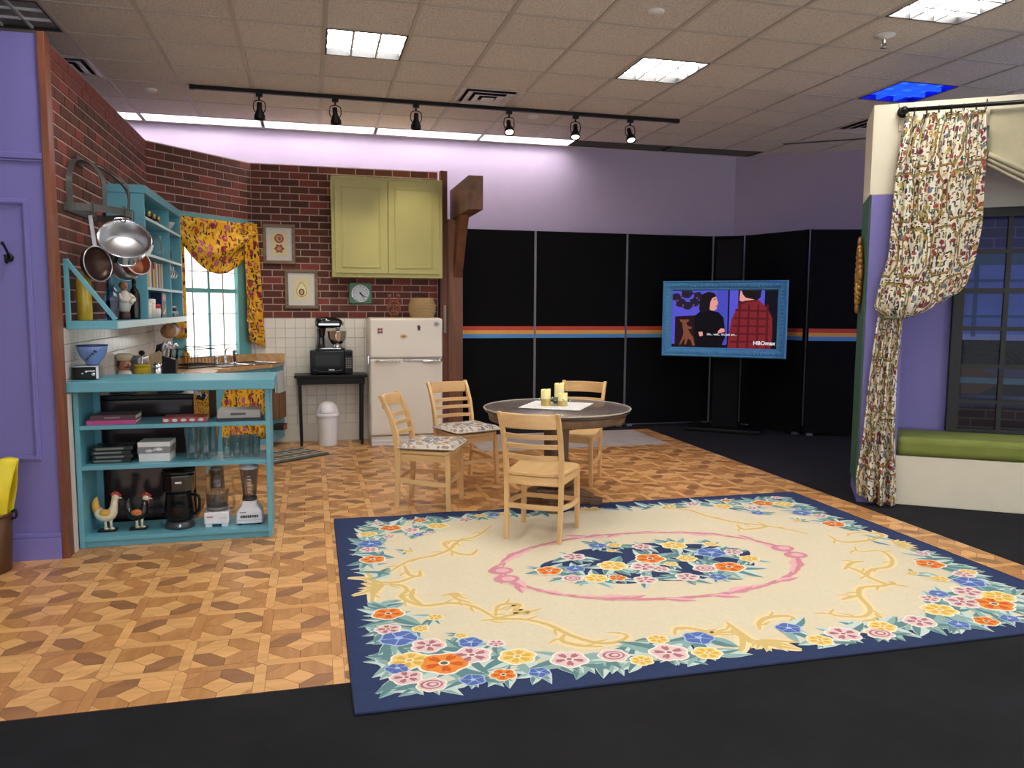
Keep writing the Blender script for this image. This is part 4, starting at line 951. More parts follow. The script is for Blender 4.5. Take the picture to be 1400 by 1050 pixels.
for k in range(4): m.bar((0, 0, .19), (.026*cos(k*pi/2+.4), .026*sin(k*pi/2+.4), .20), .008, .002)
m.build('blade', STEEL, bd); MB().tube(smoothpts([(-.056, -.01, .34), (-.10, -.02, .33), (-.098, -.02, .24), (-.05, -.01, .20)], 5), .008, 8).build('jug_handle', SMOKE, bd)
m = MB()
for k in range(6): m.box(-.008, .012, -.0525-.003*k, -.0515-.003*k, .215+k*.022, .218+k*.022)
m.build('scale_mark', mat('white print', (215, 215, 215), .5, var=0), bd)
# on the worktop of the shelf unit
zw = 1.057
rd = thing('radio', 'small black radio with silver knobs at the left end of the turquoise worktop', 'radio', (-1.375, 5.42, zw), radians(4))
MB().box(-.072, .072, -.07, .07, .004, .078).build('case', BLACKP, rd, bevel=.004); MB().box(-.075, .075, -.073, .073, .078, .088).build('top_plate', STEEL, rd, bevel=.003)
MB().box(.06, .074, -.074, .074, .006, .08).build('side_plate', STEEL, rd)
m = MB(XY); m.lathe([(.0, .07), (.012, .07), (.011, .085), (0, .086)], 14, M=T(.045, .035, 0)).lathe([(.0, .07), (.008, .07), (.007, .082), (0, .083)], 12, M=T(.005, .05, 0)).lathe([(.0, .07), (.006, .07), (.006, .08), (0, .081)], 12, M=T(-.015, .04, 0)); m.build('knob', CHROME, rd)
MB().box(.0, .055, -.0712, -.07, .052, .058).build('dial_scale', STEEL, rd)
bw = thing('mixing_bowl', 'blue enamel bowl with a dark leaf motif standing on the black radio', 'bowl', (-1.345, 5.43, zw+.0885))
BLU = mat('blue enamel', (110, 136, 190), .2, var=.03)
MB().lathe([(0, 0), (.038, 0), (.04, .012), (.045, .02), (.068, .05), (.084, .09), (.09, .122), (.087, .123), (.080, .092), (.062, .052), (.035, .022), (0, .02)], 28).build('body', BLU, bw)
MB().lathe([(.0885, .118), (.0925, .121), (.092, .126), (.086, .125)], 28).build('rim', mat('dark blue rim', (40, 50, 110), .25), bw)
m = MB()
for k in range(9):
    th = radians(-64-k*5.5); zz = .092-.006*k; rr = .0845-.003*k
    m.ell(((rr+.001)*cos(th), (rr+.001)*sin(th), zz+(.006 if k % 2 else -.006)), .008, .003, .007, 8, 5)
m.build('leaf_motif', mat('dark motif', (30, 34, 62), .4), bw)
# on the counters behind (counter top z = .918)
zc = .9185
chf = thing('chef_jar', 'ceramic jar shaped as a moustached cook head with a wide hat on the counter', 'jar', (-1.405, 6.56, zc), radians(50))
SKN = mat('glazed skin', (186, 130, 104), .35); HATM = mat('hat glaze', (214, 200, 170), .4)
MB().lathe([(0, 0), (.05, 0), (.056, .05), (.05, .085), (.034, .105), (0, .11)], 18).build('collar', mat('grey white glaze', (210, 204, 196), .4), chf)
MB().ell((0, 0, .145), .046, .050, .052, 16, 12).build('head', SKN, chf)
m = MB(); m.ell((0, .012, .147), .049, .048, .050, 16, 10); m.build('hair', mat('brown glaze', (92, 56, 42), .4), chf)
MB().ell((.0, -.054, .145), .012, .014, .013, 8, 6).build('nose', SKN, chf); MB().ell((-.016, -.049, .128), .018, .01, .007, 8, 6).ell((.016, -.049, .128), .018, .01, .007, 8, 6).build('moustache', mat('brown glaze', (92, 56, 42), .4), chf)
MB().lathe([(.046, .180), (.047, .192), (.060, .205), (.060, .222), (.045, .234), (0, .238)], 20).build('hat', HATM, chf)
yp = thing('yellow_pot', 'squat yellow enamel pot on the counter behind the turquoise worktop', 'pot', (-1.275, 6.64, zc))
YEL = mat('yellow enamel', (222, 196, 52), .25, var=.04)
MB().lathe([(0, 0), (.068, 0), (.076, .02), (.078, .10), (.074, .135), (.070, .135), (.070, .01), (0, .01)], 24).build('body', YEL, yp); MB().lathe([(.076, .128), (.08, .132), (.08, .14), (.07, .14)], 24).build('rim', YEL, yp)
sp_ = thing('spatula', 'black ladle leaning out of the yellow pot', 'ladle', (-1.29, 6.61, zc+.02))
MB().tube([(0, 0, 0), (.004, -.01, .2)], .005, 8).build('shaft', CHROME, sp_); MB().ell((.004, -.012, .215), .024, .012, .020, 10, 7).build('head', BLACKP, sp_)
tk = thing('toaster', 'dull chrome toaster at the back of the counter behind the cook jar', 'toaster', (-1.40, 6.90, zc), radians(90))
MB().prism(rrect(.15, .085, .03), .01, .19).build('body', STEEL, tk, bevel=.012); MB().box(-.11, .11, -.03, -.012, .185, .1925).box(-.11, .11, .012, .03, .185, .1925).build('slot', BLACKM, tk)
MB().box(.15, .165, -.02, .02, .10, .115).build('lever', BLACKP, tk); MB().box(-.14, .14, -.08, .08, 0, .012).build('foot', BLACKP, tk)
kk = thing('utensil_block', 'pale wooden block with dark knife handles on the counter', 'knife block', (-1.215, 6.86, zc))
PALE = wood('pale block wood', (178, 152, 116), (206, 182, 146), .45, 'z')
MB().prism([(-.06, .0), (.055, .0), (.062, .16), (.02, .24), (-.06, .20)], -.045, .045, 0, Matrix(((1, 0, 0, 0), (0, 0, 1, 0), (0, 1, 0, 0), (0, 0, 0, 1)))).build('block', PALE, kk, bevel=.003)
m = MB()
for i in range(2):
    for j in range(3): m.tube([(.0+.022*j-.012, -.022+.044*i, .205+.01*j), (.02+.022*j-.012, -.022+.044*i, .285+.008*j)], [.010, .012], 8)
m.build('knife_handle', BLACKP, kk)
cn = thing('canister', 'brushed steel canister in front of the pale knife block', 'canister', (-1.165, 6.50, zc))
MB().lathe([(0, 0), (.042, 0), (.042, .135), (0, .136)], 22).build('body', STEEL, cn); MB().lathe([(.044, .13), (.044, .152), (.01, .158), (.01, .166), (0, .167)], 22).build('lid', CHROME, cn)
kn = thing('knife_block', 'black knife block with bright steel handled knives', 'knife block', (-1.09, 6.60, zc))
MB().prism([(-.05, 0), (.05, 0), (.056, .18), (-.044, .215)], -.05, .05, 0, Matrix(((1, 0, 0, 0), (0, 0, 1, 0), (0, 1, 0, 0), (0, 0, 0, 1)))).build('block', BLACKP, kn, bevel=.004)
for k, (x, dz) in enumerate(((-.046, .0), (-.018, .01), (.03, .0))):
    MB().tube(smoothpts([(x, 0, .195), (x+.004, -.005, .25), (x+.018, -.005, .305+dz), (x+.04, -.004, .28+dz)], 4), [.009]*5+[.011]*4+[.010]*4, 8, flat=.6).build('knife', CHROME, kn)
    MB().tube([(x+.02, .03, .18), (x+.03, .03, .255)], .009, 8).build('black_knife', BLACKP, kn)
ld = thing('pan_lid', 'domed glass pan lid with a black knob on the counter', 'lid', (-.975, 6.46, zc))
MB().lathe([(.098, 0), (.10, .006), (.095, .012), (.07, .04), (.03, .058), (0, .06)], 26).build('dome', GLASS, ld); MB().tube(ring_pts(0, 0, .005, .098, .098, 28), .005, 6, closed=True).build('rim', CHROME, ld); MB().tube([(0, 0, .06), (0, 0, .085)], [.009, .016], 10).build('knob', CHROME, ld)
sg = thing('sponge_box', 'low coral red dish at the right of the glass pan lid', 'dish', (-.925, 6.66, zc)); MB().prism(rrect(.055, .04, .012), 0, .07, 0).build('dish', mat('coral plastic', (206, 110, 84), .45), sg, bevel=.006)
# dish rack and soap
dr = thing('dish_rack', 'black wire dish rack on the sink counter under the window', 'dish rack', (-1.13, 8.15, zc+.014), atan2(.95, .863))
m = MB()
for z in (.02, .17): m.tube([(-.17, -.12, z), (.17, -.12, z), (.17, .12, z), (-.17, .12, z)], .004, 6, closed=True)
for k in range(9):
    x = -.16+k*.04; m.tube([(x, -.12, .17 if k in (0, 8) else .09), (x, -.12, .02), (x, .12, .02), (x, .12, .17 if k in (0, 8) else .09)], .003, 5)
m.tube([(-.17, -.12, .09), (.17, -.12, .09)], .003, 5).tube([(-.17, .12, .09), (.17, .12, .09)], .003, 5)
for x in (-.16, .16):
    for y in (-.11, .11): m.tube([(x, y, -.012), (x, y, .02)], .005, 6)
m.build('frame', BLACKM, dr); MB().box(-.16, .16, -.11, .11, -.012, -.006).build('tray', BLACKP, dr)
sb_ = thing('soap_bottle', 'amber pump bottle of soap beside the dish rack', 'bottle', (-1.215, 8.315, zc))
AMB = mat('amber soap', (196, 128, 44), .15, var=.05)
MB().lathe([(0, 0), (.036, 0), (.038, .01), (.038, .11), (.03, .135), (.014, .145), (0, .145)], 18).build('bottle', AMB, sb_)
MB().lathe([(.013, .145), (.015, .165), (.006, .17), (.005, .195), (.010, .197), (.010, .207), (0, .208)], 12).bar((0, 0, .203), (.035, -.02, .20), .008, .006).build('pump', mat('amber pump', (150, 110, 60), .3), sb_)
br_ = thing('tap_brush', 'dark wooden handled brush standing by the sink tap', 'brush', (-.775, 8.50, .9315)); MB().tube([(0, 0, .0), (.0, .0, .03), (-.008, 0, .13)], [.012, .016, .012], 10).build('handle', mat('dark walnut', (58, 36, 26), .4), br_); MB().lathe([(.02, 0), (.022, .012), (.01, .02)], 12).build('foot', CHROME, br_)
# paper roll on the underside of the wall shelf
pr_ = thing('paper_roll', 'paper towel roll with a wooden end on a holder under the wall shelf', 'roll', (-1.26, 7.78, 1.29))
MB().cyl((0, -.12, 0), (0, .12, 0), .06, 24).build('paper', mat('paper towel', (224, 214, 202), .9), pr_); [MB().cyl((0, q, 0), (0, q+.02, 0), .066, 24).build('wooden_end', wood('end wood', (150, 108, 72), (180, 138, 98), .5, 'x'), pr_) for q in (-.143, .122)]
[MB().box(-.015, .015, q-.005, q+.005, .0, .081).build('holder', wood('end wood', (150, 108, 72), (180, 138, 98), .5, 'x'), pr_) for q in (-.148, .147)]
# ---- things on the wall shelf and in the wall cabinet
zl = 1.4235
yj = thing('pasta_jar', 'tall amber yellow glass jar at the end of the wall shelf', 'jar', (-1.385, 5.46, zl)); YG = mat('yellow glass', (176, 150, 44), .12, var=.12, vscale=14)
MB().lathe([(0, 0), (.042, 0), (.045, .01), (.045, .24), (.038, .27), (.030, .285), (.030, .30), (0, .30)], 20).build('jar', YG, yj); MB().lathe([(.033, .29), (.033, .31), (0, .312)], 18).build('cork', wood('pale block wood', (178, 152, 116), (206, 182, 146), .45, 'z'), yj)
bb = thing('blue_bottle', 'pale blue pressed glass bottle with a tall neck on the wall shelf', 'bottle', (-1.285, 5.72, zl)); BG_ = glass('pale blue glass', (150, 190, 214), .05)
MB().lathe([(0, 0), (.038, 0), (.042, .02), (.044, .10), (.046, .15), (.038, .19), (.018, .215), (.013, .235), (.012, .30), (.016, .305), (.016, .315), (0, .315)], 12, smooth=False).build('bottle', BG_, bb)
MB().lathe([(0, .003), (.034, .003), (.036, .13), (0, .13)], 12).build('pressed_pattern', glass('blue pattern glass', (120, 165, 195), .1), bb); MB().lathe([(.012, .312), (.015, .335), (0, .34)], 10).build('stopper', BG_, bb)
cf = thing('cook_figurine', 'standing cook figurine in white jacket with bald head on the wall shelf', 'figurine', (-1.255, 5.93, zl), radians(25))
MB().lathe([(0, 0), (.036, 0), (.038, .02), (.034, .055), (0, .06)], 16).build('base', mat('dark red brown', (70, 40, 36), .5), cf)
m = MB(); m.lathe([(0, .05), (.034, .055), (.046, .10), (.044, .15), (.032, .185), (.018, .20), (0, .205)], 16); m.ell((.03, -.018, .125), .03, .02, .03, 10, 8); m.build('jacket', mat('white jacket', (220, 212, 200), .5), cf)
MB().tube(smoothpts([(-.03, -.01, .175), (-.03, -.04, .14), (.012, -.052, .125)], 4), .014, 8).tube(smoothpts([(.035, .01, .175), (.06, -.02, .14), (.03, -.045, .12)], 4), .014, 8).build('arms', mat('white jacket', (220, 212, 200), .5), cf)
MB().ell((.004, -.004, .228), .026, .029, .034, 12, 10).ell((.008, -.034, .222), .007, .010, .008, 8, 6).build('head', mat('glazed skin', (186, 130, 104), .35), cf); MB().ell((-.004, .008, .236), .026, .026, .026, 12, 8).build('hair', mat('sandy hair', (150, 104, 70), .5), cf)
wbt = thing('wine_bottle', 'dark green wine bottle beside the cabinet on the wall shelf', 'bottle', (-1.225, 6.12, zl)); DG = mat('dark bottle', (20, 26, 18), .1, var=0)
MB().lathe([(0, 0), (.036, 0), (.037, .01), (.037, .17), (.028, .205), (.014, .225), (.013, .285), (0, .285)], 18).build('bottle', DG, wbt); MB().lathe([(.0145, .25), (.0145, .292), (0, .293)], 14).build('capsule', BLACKP, wbt); MB().tube([(0, 0, .292), (0, 0, .32)], .005, 6).build('pourer', BLACKP, wbt)
# cabinet: top bays
WNB = mat('bottle brown', (46, 32, 26), .2, var=0)
for k, y in enumerate((6.72, 6.92, 7.12)):
    r = thing('wine_rack_bottle', 'dark bottle lying end-on on the top cabinet shelf, %s of three' % ('nearest', 'middle', 'farthest')[k], 'bottle', (-1.30, y, 2.187+.05), 0, 'bottles lying in the cabinet')
    MB().cyl((-.12, 0, 0), (.02, 0, 0), .048, 18).tube([(.02, 0, 0), (.045, 0, 0), (.09, 0, 0)], [.046, .018, .016], 14).build('glass', WNB, r); MB().cyl((.07, 0, 0), (.094, 0, 0), .021, 12).build('cap', mat('gold foil', (190, 160, 90), .35, .6), r)
def bowl(x, y, z, r, h, label, m, group=None):
    o = MB().lathe([(0, 0), (r*.45, 0), (r*.5, h*.12), (r*.85, h*.6), (r, h), (r*.96, h), (r*.8, h*.6), (r*.4, h*.16), (0, h*.14)], 24).build('bowl', m); o.location = (x, y, z); return tag(o, label, 'bowl', group)
WCH = mat('white china', (226, 224, 220), .2, var=0)
bowl(-1.30, 7.75, 2.187, .11, .085, 'wide white bowl with grey inside on the top right cabinet shelf', mat('grey white china', (196, 190, 190), .25))
o = thing('glass_jar', 'clear glass jar with a wide rim on the second cabinet shelf', 'jar', (-1.33, 6.95, 1.917)); MB().lathe([(0, 0), (.07, 0), (.08, .03), (.08, .12), (.06, .15), (.062, .175), (.058, .175), (.056, .15), (.074, .12), (.074, .035), (0, .008)], 22).build('jar', GLASS, o); MB().tube(ring_pts(0, 0, .172, .062, .062, 24), .005, 6, closed=True).build('rim', WCH, o)
bowl(-1.255, 6.61, 1.917, .055, .07, 'white bowl at the near end of the second cabinet shelf', WCH, 'white bowls in the cabinet'); bowl(-1.25, 6.745, 1.917, .055, .078, 'white bowl in front of the clear jar on the second cabinet shelf', WCH, 'white bowls in the cabinet'); bowl(-1.25, 6.47+.02, 1.917, .05, .055, 'brown bowl behind the side panel on the second cabinet shelf', mat('brown china', (120, 74, 52), .3), 'white bowls in the cabinet')
def pitcher(x, y, z, s, m, label):
    r = thing('pitcher', label, 'pitcher', (x, y, z)); MB().lathe([(0, 0), (.045*s, 0), (.06*s, .04*s), (.058*s, .09*s), (.035*s, .15*s), (.038*s, .20*s), (.034*s, .20*s), (.031*s, .15*s), (.05*s, .09*s), (0, .01)], 20).build('body', m, r)
    MB().tube(smoothpts([(.0, -.036*s, .19*s), (.0, -.085*s, .17*s), (0, -.085*s, .10*s), (0, -.055*s, .06*s)], 4), .007, 8).build('handle', m, r)
pitcher(-1.27, 7.30, 1.917, 1.0, GLASS, 'clear glass pitcher by the divider on the second cabinet shelf'); pitcher(-1.27, 7.68, 1.917, .98, mat('dark pewter', (92, 86, 84), .3, .7), 'dark pewter jug beyond the divider on the second cabinet shelf')
BK = [((196, 170, 150), .19, .03), ((70, 84, 96), .205, .028), ((186, 168, 90), .17, .035), ((206, 200, 190), .215, .04), ((60, 54, 84), .20, .03), ((210, 206, 80), .15, .03), ((176, 96, 80), .21, .034), ((226, 222, 214), .20, .028), ((110, 60, 50), .19, .03), ((200, 196, 190), .205, .02), ((146, 140, 60), .18, .03), ((196, 180, 160), .21, .026)]
y = 6.44; on = ['first', 'second', 'third', 'fourth', 'fifth', 'sixth', 'seventh', 'eighth', 'ninth', 'tenth', 'eleventh', 'twelfth']; cname = ['tan', 'slate', 'mustard', 'pale grey', 'indigo', 'bright yellow', 'brick red', 'off-white', 'brown', 'light grey', 'olive', 'beige']
for k, (c, hgt, th) in enumerate(BK):
    r = thing('cookbook', '%s cookbook standing upright in the cabinet, %s from the near end' % (cname[k], on[k]), 'book', (-1.30, y+th, 1.6605), 0, 'cookbooks in the wall cabinet')
    MB().box(-.10, .085, -th, -th+.003, 0, hgt).box(-.10, .085, th-.004, th-.001, 0, hgt).box(.082, .085, -th, th-.001, 0, hgt).build('cover', mat('spine %s' % cname[k], c, .45, var=.1, vscale=30), r); MB().box(-.098, .082, -th+.003, th-.004, .004, hgt-.004).build('pages', mat('pages', (232, 226, 214), .8, var=.05, vscale=200), r)
    y += 2*th+.004
for k, yy in enumerate((7.60, 7.72, 7.86)):
    r = thing('white_cup', 'white cup hanging from a hook in the right-hand cabinet bay, %s' % ('nearest', 'middle', 'farthest')[k], 'cup', (-1.235, yy, 1.80), 0, 'white cups on hooks')
    MB(RX(radians(75))).lathe([(0, -.04), (.026, -.04), (.036, 0), (.038, .035), (.035, .035), (.032, 0), (0, -.03)], 16).build('bowl', WCH, r)
    MB().tube(smoothpts([(0, -.02, .03), (0, -.01, .07), (0, .02, .07), (0, .025, .03)], 4), .006, 8).tube([(0, 0, .074), (0, 0, .095)], .003, 5).build('handle', WCH, r)
pb = thing('pasta_box', 'dark blue pasta carton with an oval red logo on the lowest cabinet shelf', 'box', (-1.262, 7.20, 1.4235))
MB().box(-.035, .05, -.10, .10, 0, .205).build('carton', mat('navy carton', (26, 34, 74), .4), pb)
FX = frame((.0503, 0, 0), (0, 1, 0), (0, 0, 1))
m = MB(FX); m.prism([(.02+.062*cos(2*pi*i/24), .165+.022*sin(2*pi*i/24)) for i in range(24)], 0, .0006); m.build('logo', mat('logo red', (196, 40, 46), .45, var=0), pb)
m = MB(FX); m.prism([(.02+.069*cos(2*pi*i/24), .165+.028*sin(2*pi*i/24)) for i in range(24)], -.0002, .0003); m.build('logo_edge', mat('white print', (215, 215, 215), .5, var=0), pb)
text('lettering', 'Barilla', .034, FX @ T(.02, .166, .0008), mat('white print', (215, 215, 215), .5, var=0), pb)
m = MB(FX); m.prism([(-.06, .03), (.02, .02), (.07, .06), (.08, .11), (.05, .07), (-.01, .05)], 0, .0006); m.build('pasta_picture', mat('pasta yellow', (222, 190, 96), .5), pb)
m = MB(frame((0, -.1003, 0), (1, 0, 0), (0, 0, 1))); m.prism([(-.02, .02), (.04, .02), (.045, .06), (-.02, .07)], 0, .0006); m.build('side_label', mat('white print', (215, 215, 215), .5, var=0), pb)
for k, (x, yy, c, lidc, lab) in enumerate(((-1.225, 6.50, (222, 216, 204), (224, 220, 212), 'small white spice tub at the near end of the lowest cabinet shelf'), (-1.23, 6.68, (214, 206, 190), (226, 222, 214), 'white flour tub beside the red-lidded tub'), (-1.225, 6.87, (226, 220, 212), (176, 40, 44), 'white tub with a red lid in front of the pasta carton'))):
    r = thing('food_tub', lab, 'tub', (x, yy, 1.4235), 0, 'food tubs in the cabinet'); h_ = (.09, .115, .075)[k]
    MB().lathe([(0, 0), (.040, 0), (.042, h_), (0, h_)], 20).build('tub', mat('tub %d' % k, c, .4), r); MB().lathe([(.044, h_), (.044, h_+.03), (.03, h_+.034), (0, h_+.034)], 20).build('lid', mat('tub lid %d' % k, lidc, .4), r)
for k, (yy, z) in enumerate(((7.62, 0), (7.74, 0), (7.74, .047), (7.86, 0))):
    r = thing('spice_tin', ('small tin nearest the divider on the lowest cabinet shelf', 'small tin at the bottom of the stacked pair', 'small tin on top of the stacked pair', 'small tin farthest from the divider')[k], 'tin', (-1.235, yy, 1.4235+z), 0, 'spice tins')
    MB().lathe([(0, 0), (.034, 0), (.034, .036), (0, .036)], 18).build('tin', mat('tin %d' % (k % 2), ((60, 64, 74), (176, 170, 160))[k % 2], .35, .3), r); MB().lathe([(.0355, .034), (.0355, .045), (0, .046)], 18).build('lid', STEEL, r)
# ---- pot rack and pans on the left brick wall
pk = thing('pot_rack', 'black iron half-round pot rack fixed to the left brick wall', 'rack', (-1.466, 5.80, 0))
IRON = mat('dark iron', (84, 84, 80), .5, .3, var=.1)
zr = 2.13; HW, DP = .37, .30
m = MB()
def rp(a, z): return (DP*sin(a), -HW*cos(a), z)
n = 28
for i in range(n):
    a, c = pi*i/n, pi*(i+1)/n; p, q = Vector(rp(a, zr)), Vector(rp(c, zr)); m.bar(p, q, .005, .046)
m.build('band', IRON, pk); MB().box(0, .006, -HW, HW, zr-.023, zr+.023).build('wall_bar', IRON, pk)
for k, a in enumerate((.12, .75, 1.45, 2.2)):
    e = Vector(rp(a, zr+.015)); tp_ = Vector((.010, -.05+.03*k, 2.46)); tn = Vector((cos(a)*DP, sin(a)*HW, 0)).normalized()
    ps = smoothpts([e, e+Vector((0, 0, .16)), e.lerp(tp_, .42)+Vector((0, 0, .14)), e.lerp(tp_, .8)+Vector((0, 0, .06)), tp_], 6)
    m = MB()
    for i in range(len(ps)-1): dd = (ps[i+1]-ps[i]).normalized(); m.bar(ps[i], ps[i+1]+dd*.002, .034, .005, up=tuple(tn.cross(dd)))
    m.build('strap', IRON, pk)
MB().box(0, .012, -.07, .07, 2.43, 2.49).build('wall_plate', IRON, pk)
hooks = [(.50, 'h'), (2.25, 'h'), (1.25, 'h'), (1.75, 'h')]
for a, _ in hooks:
    x, y_, z = rp(a, zr-.02); m = MB(); m.tube(smoothpts([(x-.01, y_, z+.055), (x+.012, y_, z+.045), (x+.010, y_, z-.02), (x+.0, y_, z-.045), (x-.02, y_, z-.04), (x-.022, y_, z-.03)], 4), .004, 6); m.build('hook', IRON, pk)
BASE = Vector((-1.466, 5.80, 0))
def pan(name, label, cat, a, prof, mo, mi, tilt, yaw, drop, handle, lip=None):
    "pan hanging by its handle below hook a: axis tilted so the inside shows"
    x, y_, z = rp(a, zr-.065); p = BASE+Vector((x-.01, y_, z)); r = thing(name, label, cat, tuple(p))
    R_ = RZ(yaw) @ RX(tilt)
    rad = max(q[0] for q in prof); A = T(0, 0, -drop) @ R_
    MB(A).lathe(prof, 30).build('body', mo, r)
    inner = [(max(0, q[0]-.003), q[1]+.003) for q in prof]; MB(A).lathe(inner[::1], 30).build('inside', mi, r)
    MB(A).tube(ring_pts(0, 0, prof[-1][1], prof[-1][0], prof[-1][0], 32), .005, 6, closed=True).build('rim', lip or mo, r)
    top = A @ Vector((0, rad, prof[-1][1]*.8)); 
    m = MB()
    if handle == 'loop':
        for s_ in (1, -1):
            c = [A @ Vector(q) for q in ((-.045, s_*rad*.97, prof[-1][1]*.7), (-.04, s_*(rad+.04), prof[-1][1]*.75), (.04, s_*(rad+.04), prof[-1][1]*.75), (.045, s_*rad*.97, prof[-1][1]*.7))]; MB().tube(smoothpts(c, 4), .007, 8).build('loop_handle', lip or mo, r)
        e = A @ Vector((0, rad+.035, prof[-1][1]*.75)); m.tube([e, Vector((0, 0, .02))], .004, 6)
    else:
        e = A @ Vector((0, rad, prof[-1][1]*.85)); m.bar(e, Vector((0, 0, .012)), .022, .008, up=(0, 1, 0)); m.tube(ring_pts(0, 0, .014, .012, .004, 10), .003, 5, closed=True)
    m.build('handle', lip or mo, r); return r
pan('frying_pan', 'dark steel pan hanging at the back of the pot rack against the bricks', 'pan', .50, [(0, 0), (.095, 0), (.11, .045)], mat('dark bronze steel', (70, 52, 44), .35, .7), mat('dark bronze steel', (70, 52, 44), .35, .7), radians(84), radians(58), .29, 'long', STEEL)
pan('steamer_pot', 'large shiny steel pot hanging tilted with its inside towards the room', 'pot', 1.25, [(0, 0), (.118, 0), (.132, .01), (.146, .11), (.160, .115)], CHROME, STEEL, radians(52), radians(16), .185, 'loop')
pan('copper_pan', 'copper lined saucepan hanging at the lower right of the steel pot', 'pan', 1.75, [(0, 0), (.075, 0), (.08, .01), (.088, .075)], mat('copper', (176, 104, 72), .3, .9, var=.08), mat('copper inside', (188, 120, 88), .4, .6, var=.05), radians(72), radians(42), .275, 'long', STEEL)
pan('saucepan', 'steel saucepan hanging low behind the large steel pot', 'pan', 2.25, [(0, 0), (.085, 0), (.092, .01), (.096, .085)], STEEL, STEEL, radians(96), radians(200), .265, 'long', CHROME)
# braided rug by the sink
t = NT('braided rug'); uv = FMX(t, (1, 1, 1)); sp = t.n('SeparateXYZ', {0: uv}); q = t.n('TexNoise', {'Vector': uv, 'Scale': 40, 'Detail': 2})
t.set(Base_Color=t.mix(t.ma('MULTIPLY', q.outputs[0], .7), t.ramp(t.ma('FRACT', t.ma('MULTIPLY', sp.outputs[1], 5.2)), [(0, lin((60, 84, 80))), (.3, lin((196, 186, 168))), (.55, lin((92, 70, 64))), (.75, lin((206, 198, 180))), (.9, lin((60, 84, 80)))], 'CONSTANT'), lin((110, 104, 96))), Roughness=.95)
rg = thing('rag_rug', 'braided green and cream rag rug with frayed ends in front of the sink cabinet', 'rug', (-.29, 8.13, .0036), radians(38))
m = MB(); m.grid(lambda u, v: (-.36+.72*u, -.26+.52*v, .012+.004*sin(u*40)*sin(v*30)), 40, 24, uvfn=lambda u, v: (u*.7, v*.5)); m.build('weave', t.m, rg, solid=.012)
m = MB(); random.seed(5)
for k in range(40):
    for s_ in (-1, 1):
        y_ = -.26+.52*k/39; m.tube([(s_*.355, y_, .008), (s_*(.385+.02*random.random()), y_+.02*(random.random()-.5), .004)], .005, 4)
m.build('fringe', mat('cream fringe', (206, 196, 176), .9), rg)['kind'] = 'stuff'
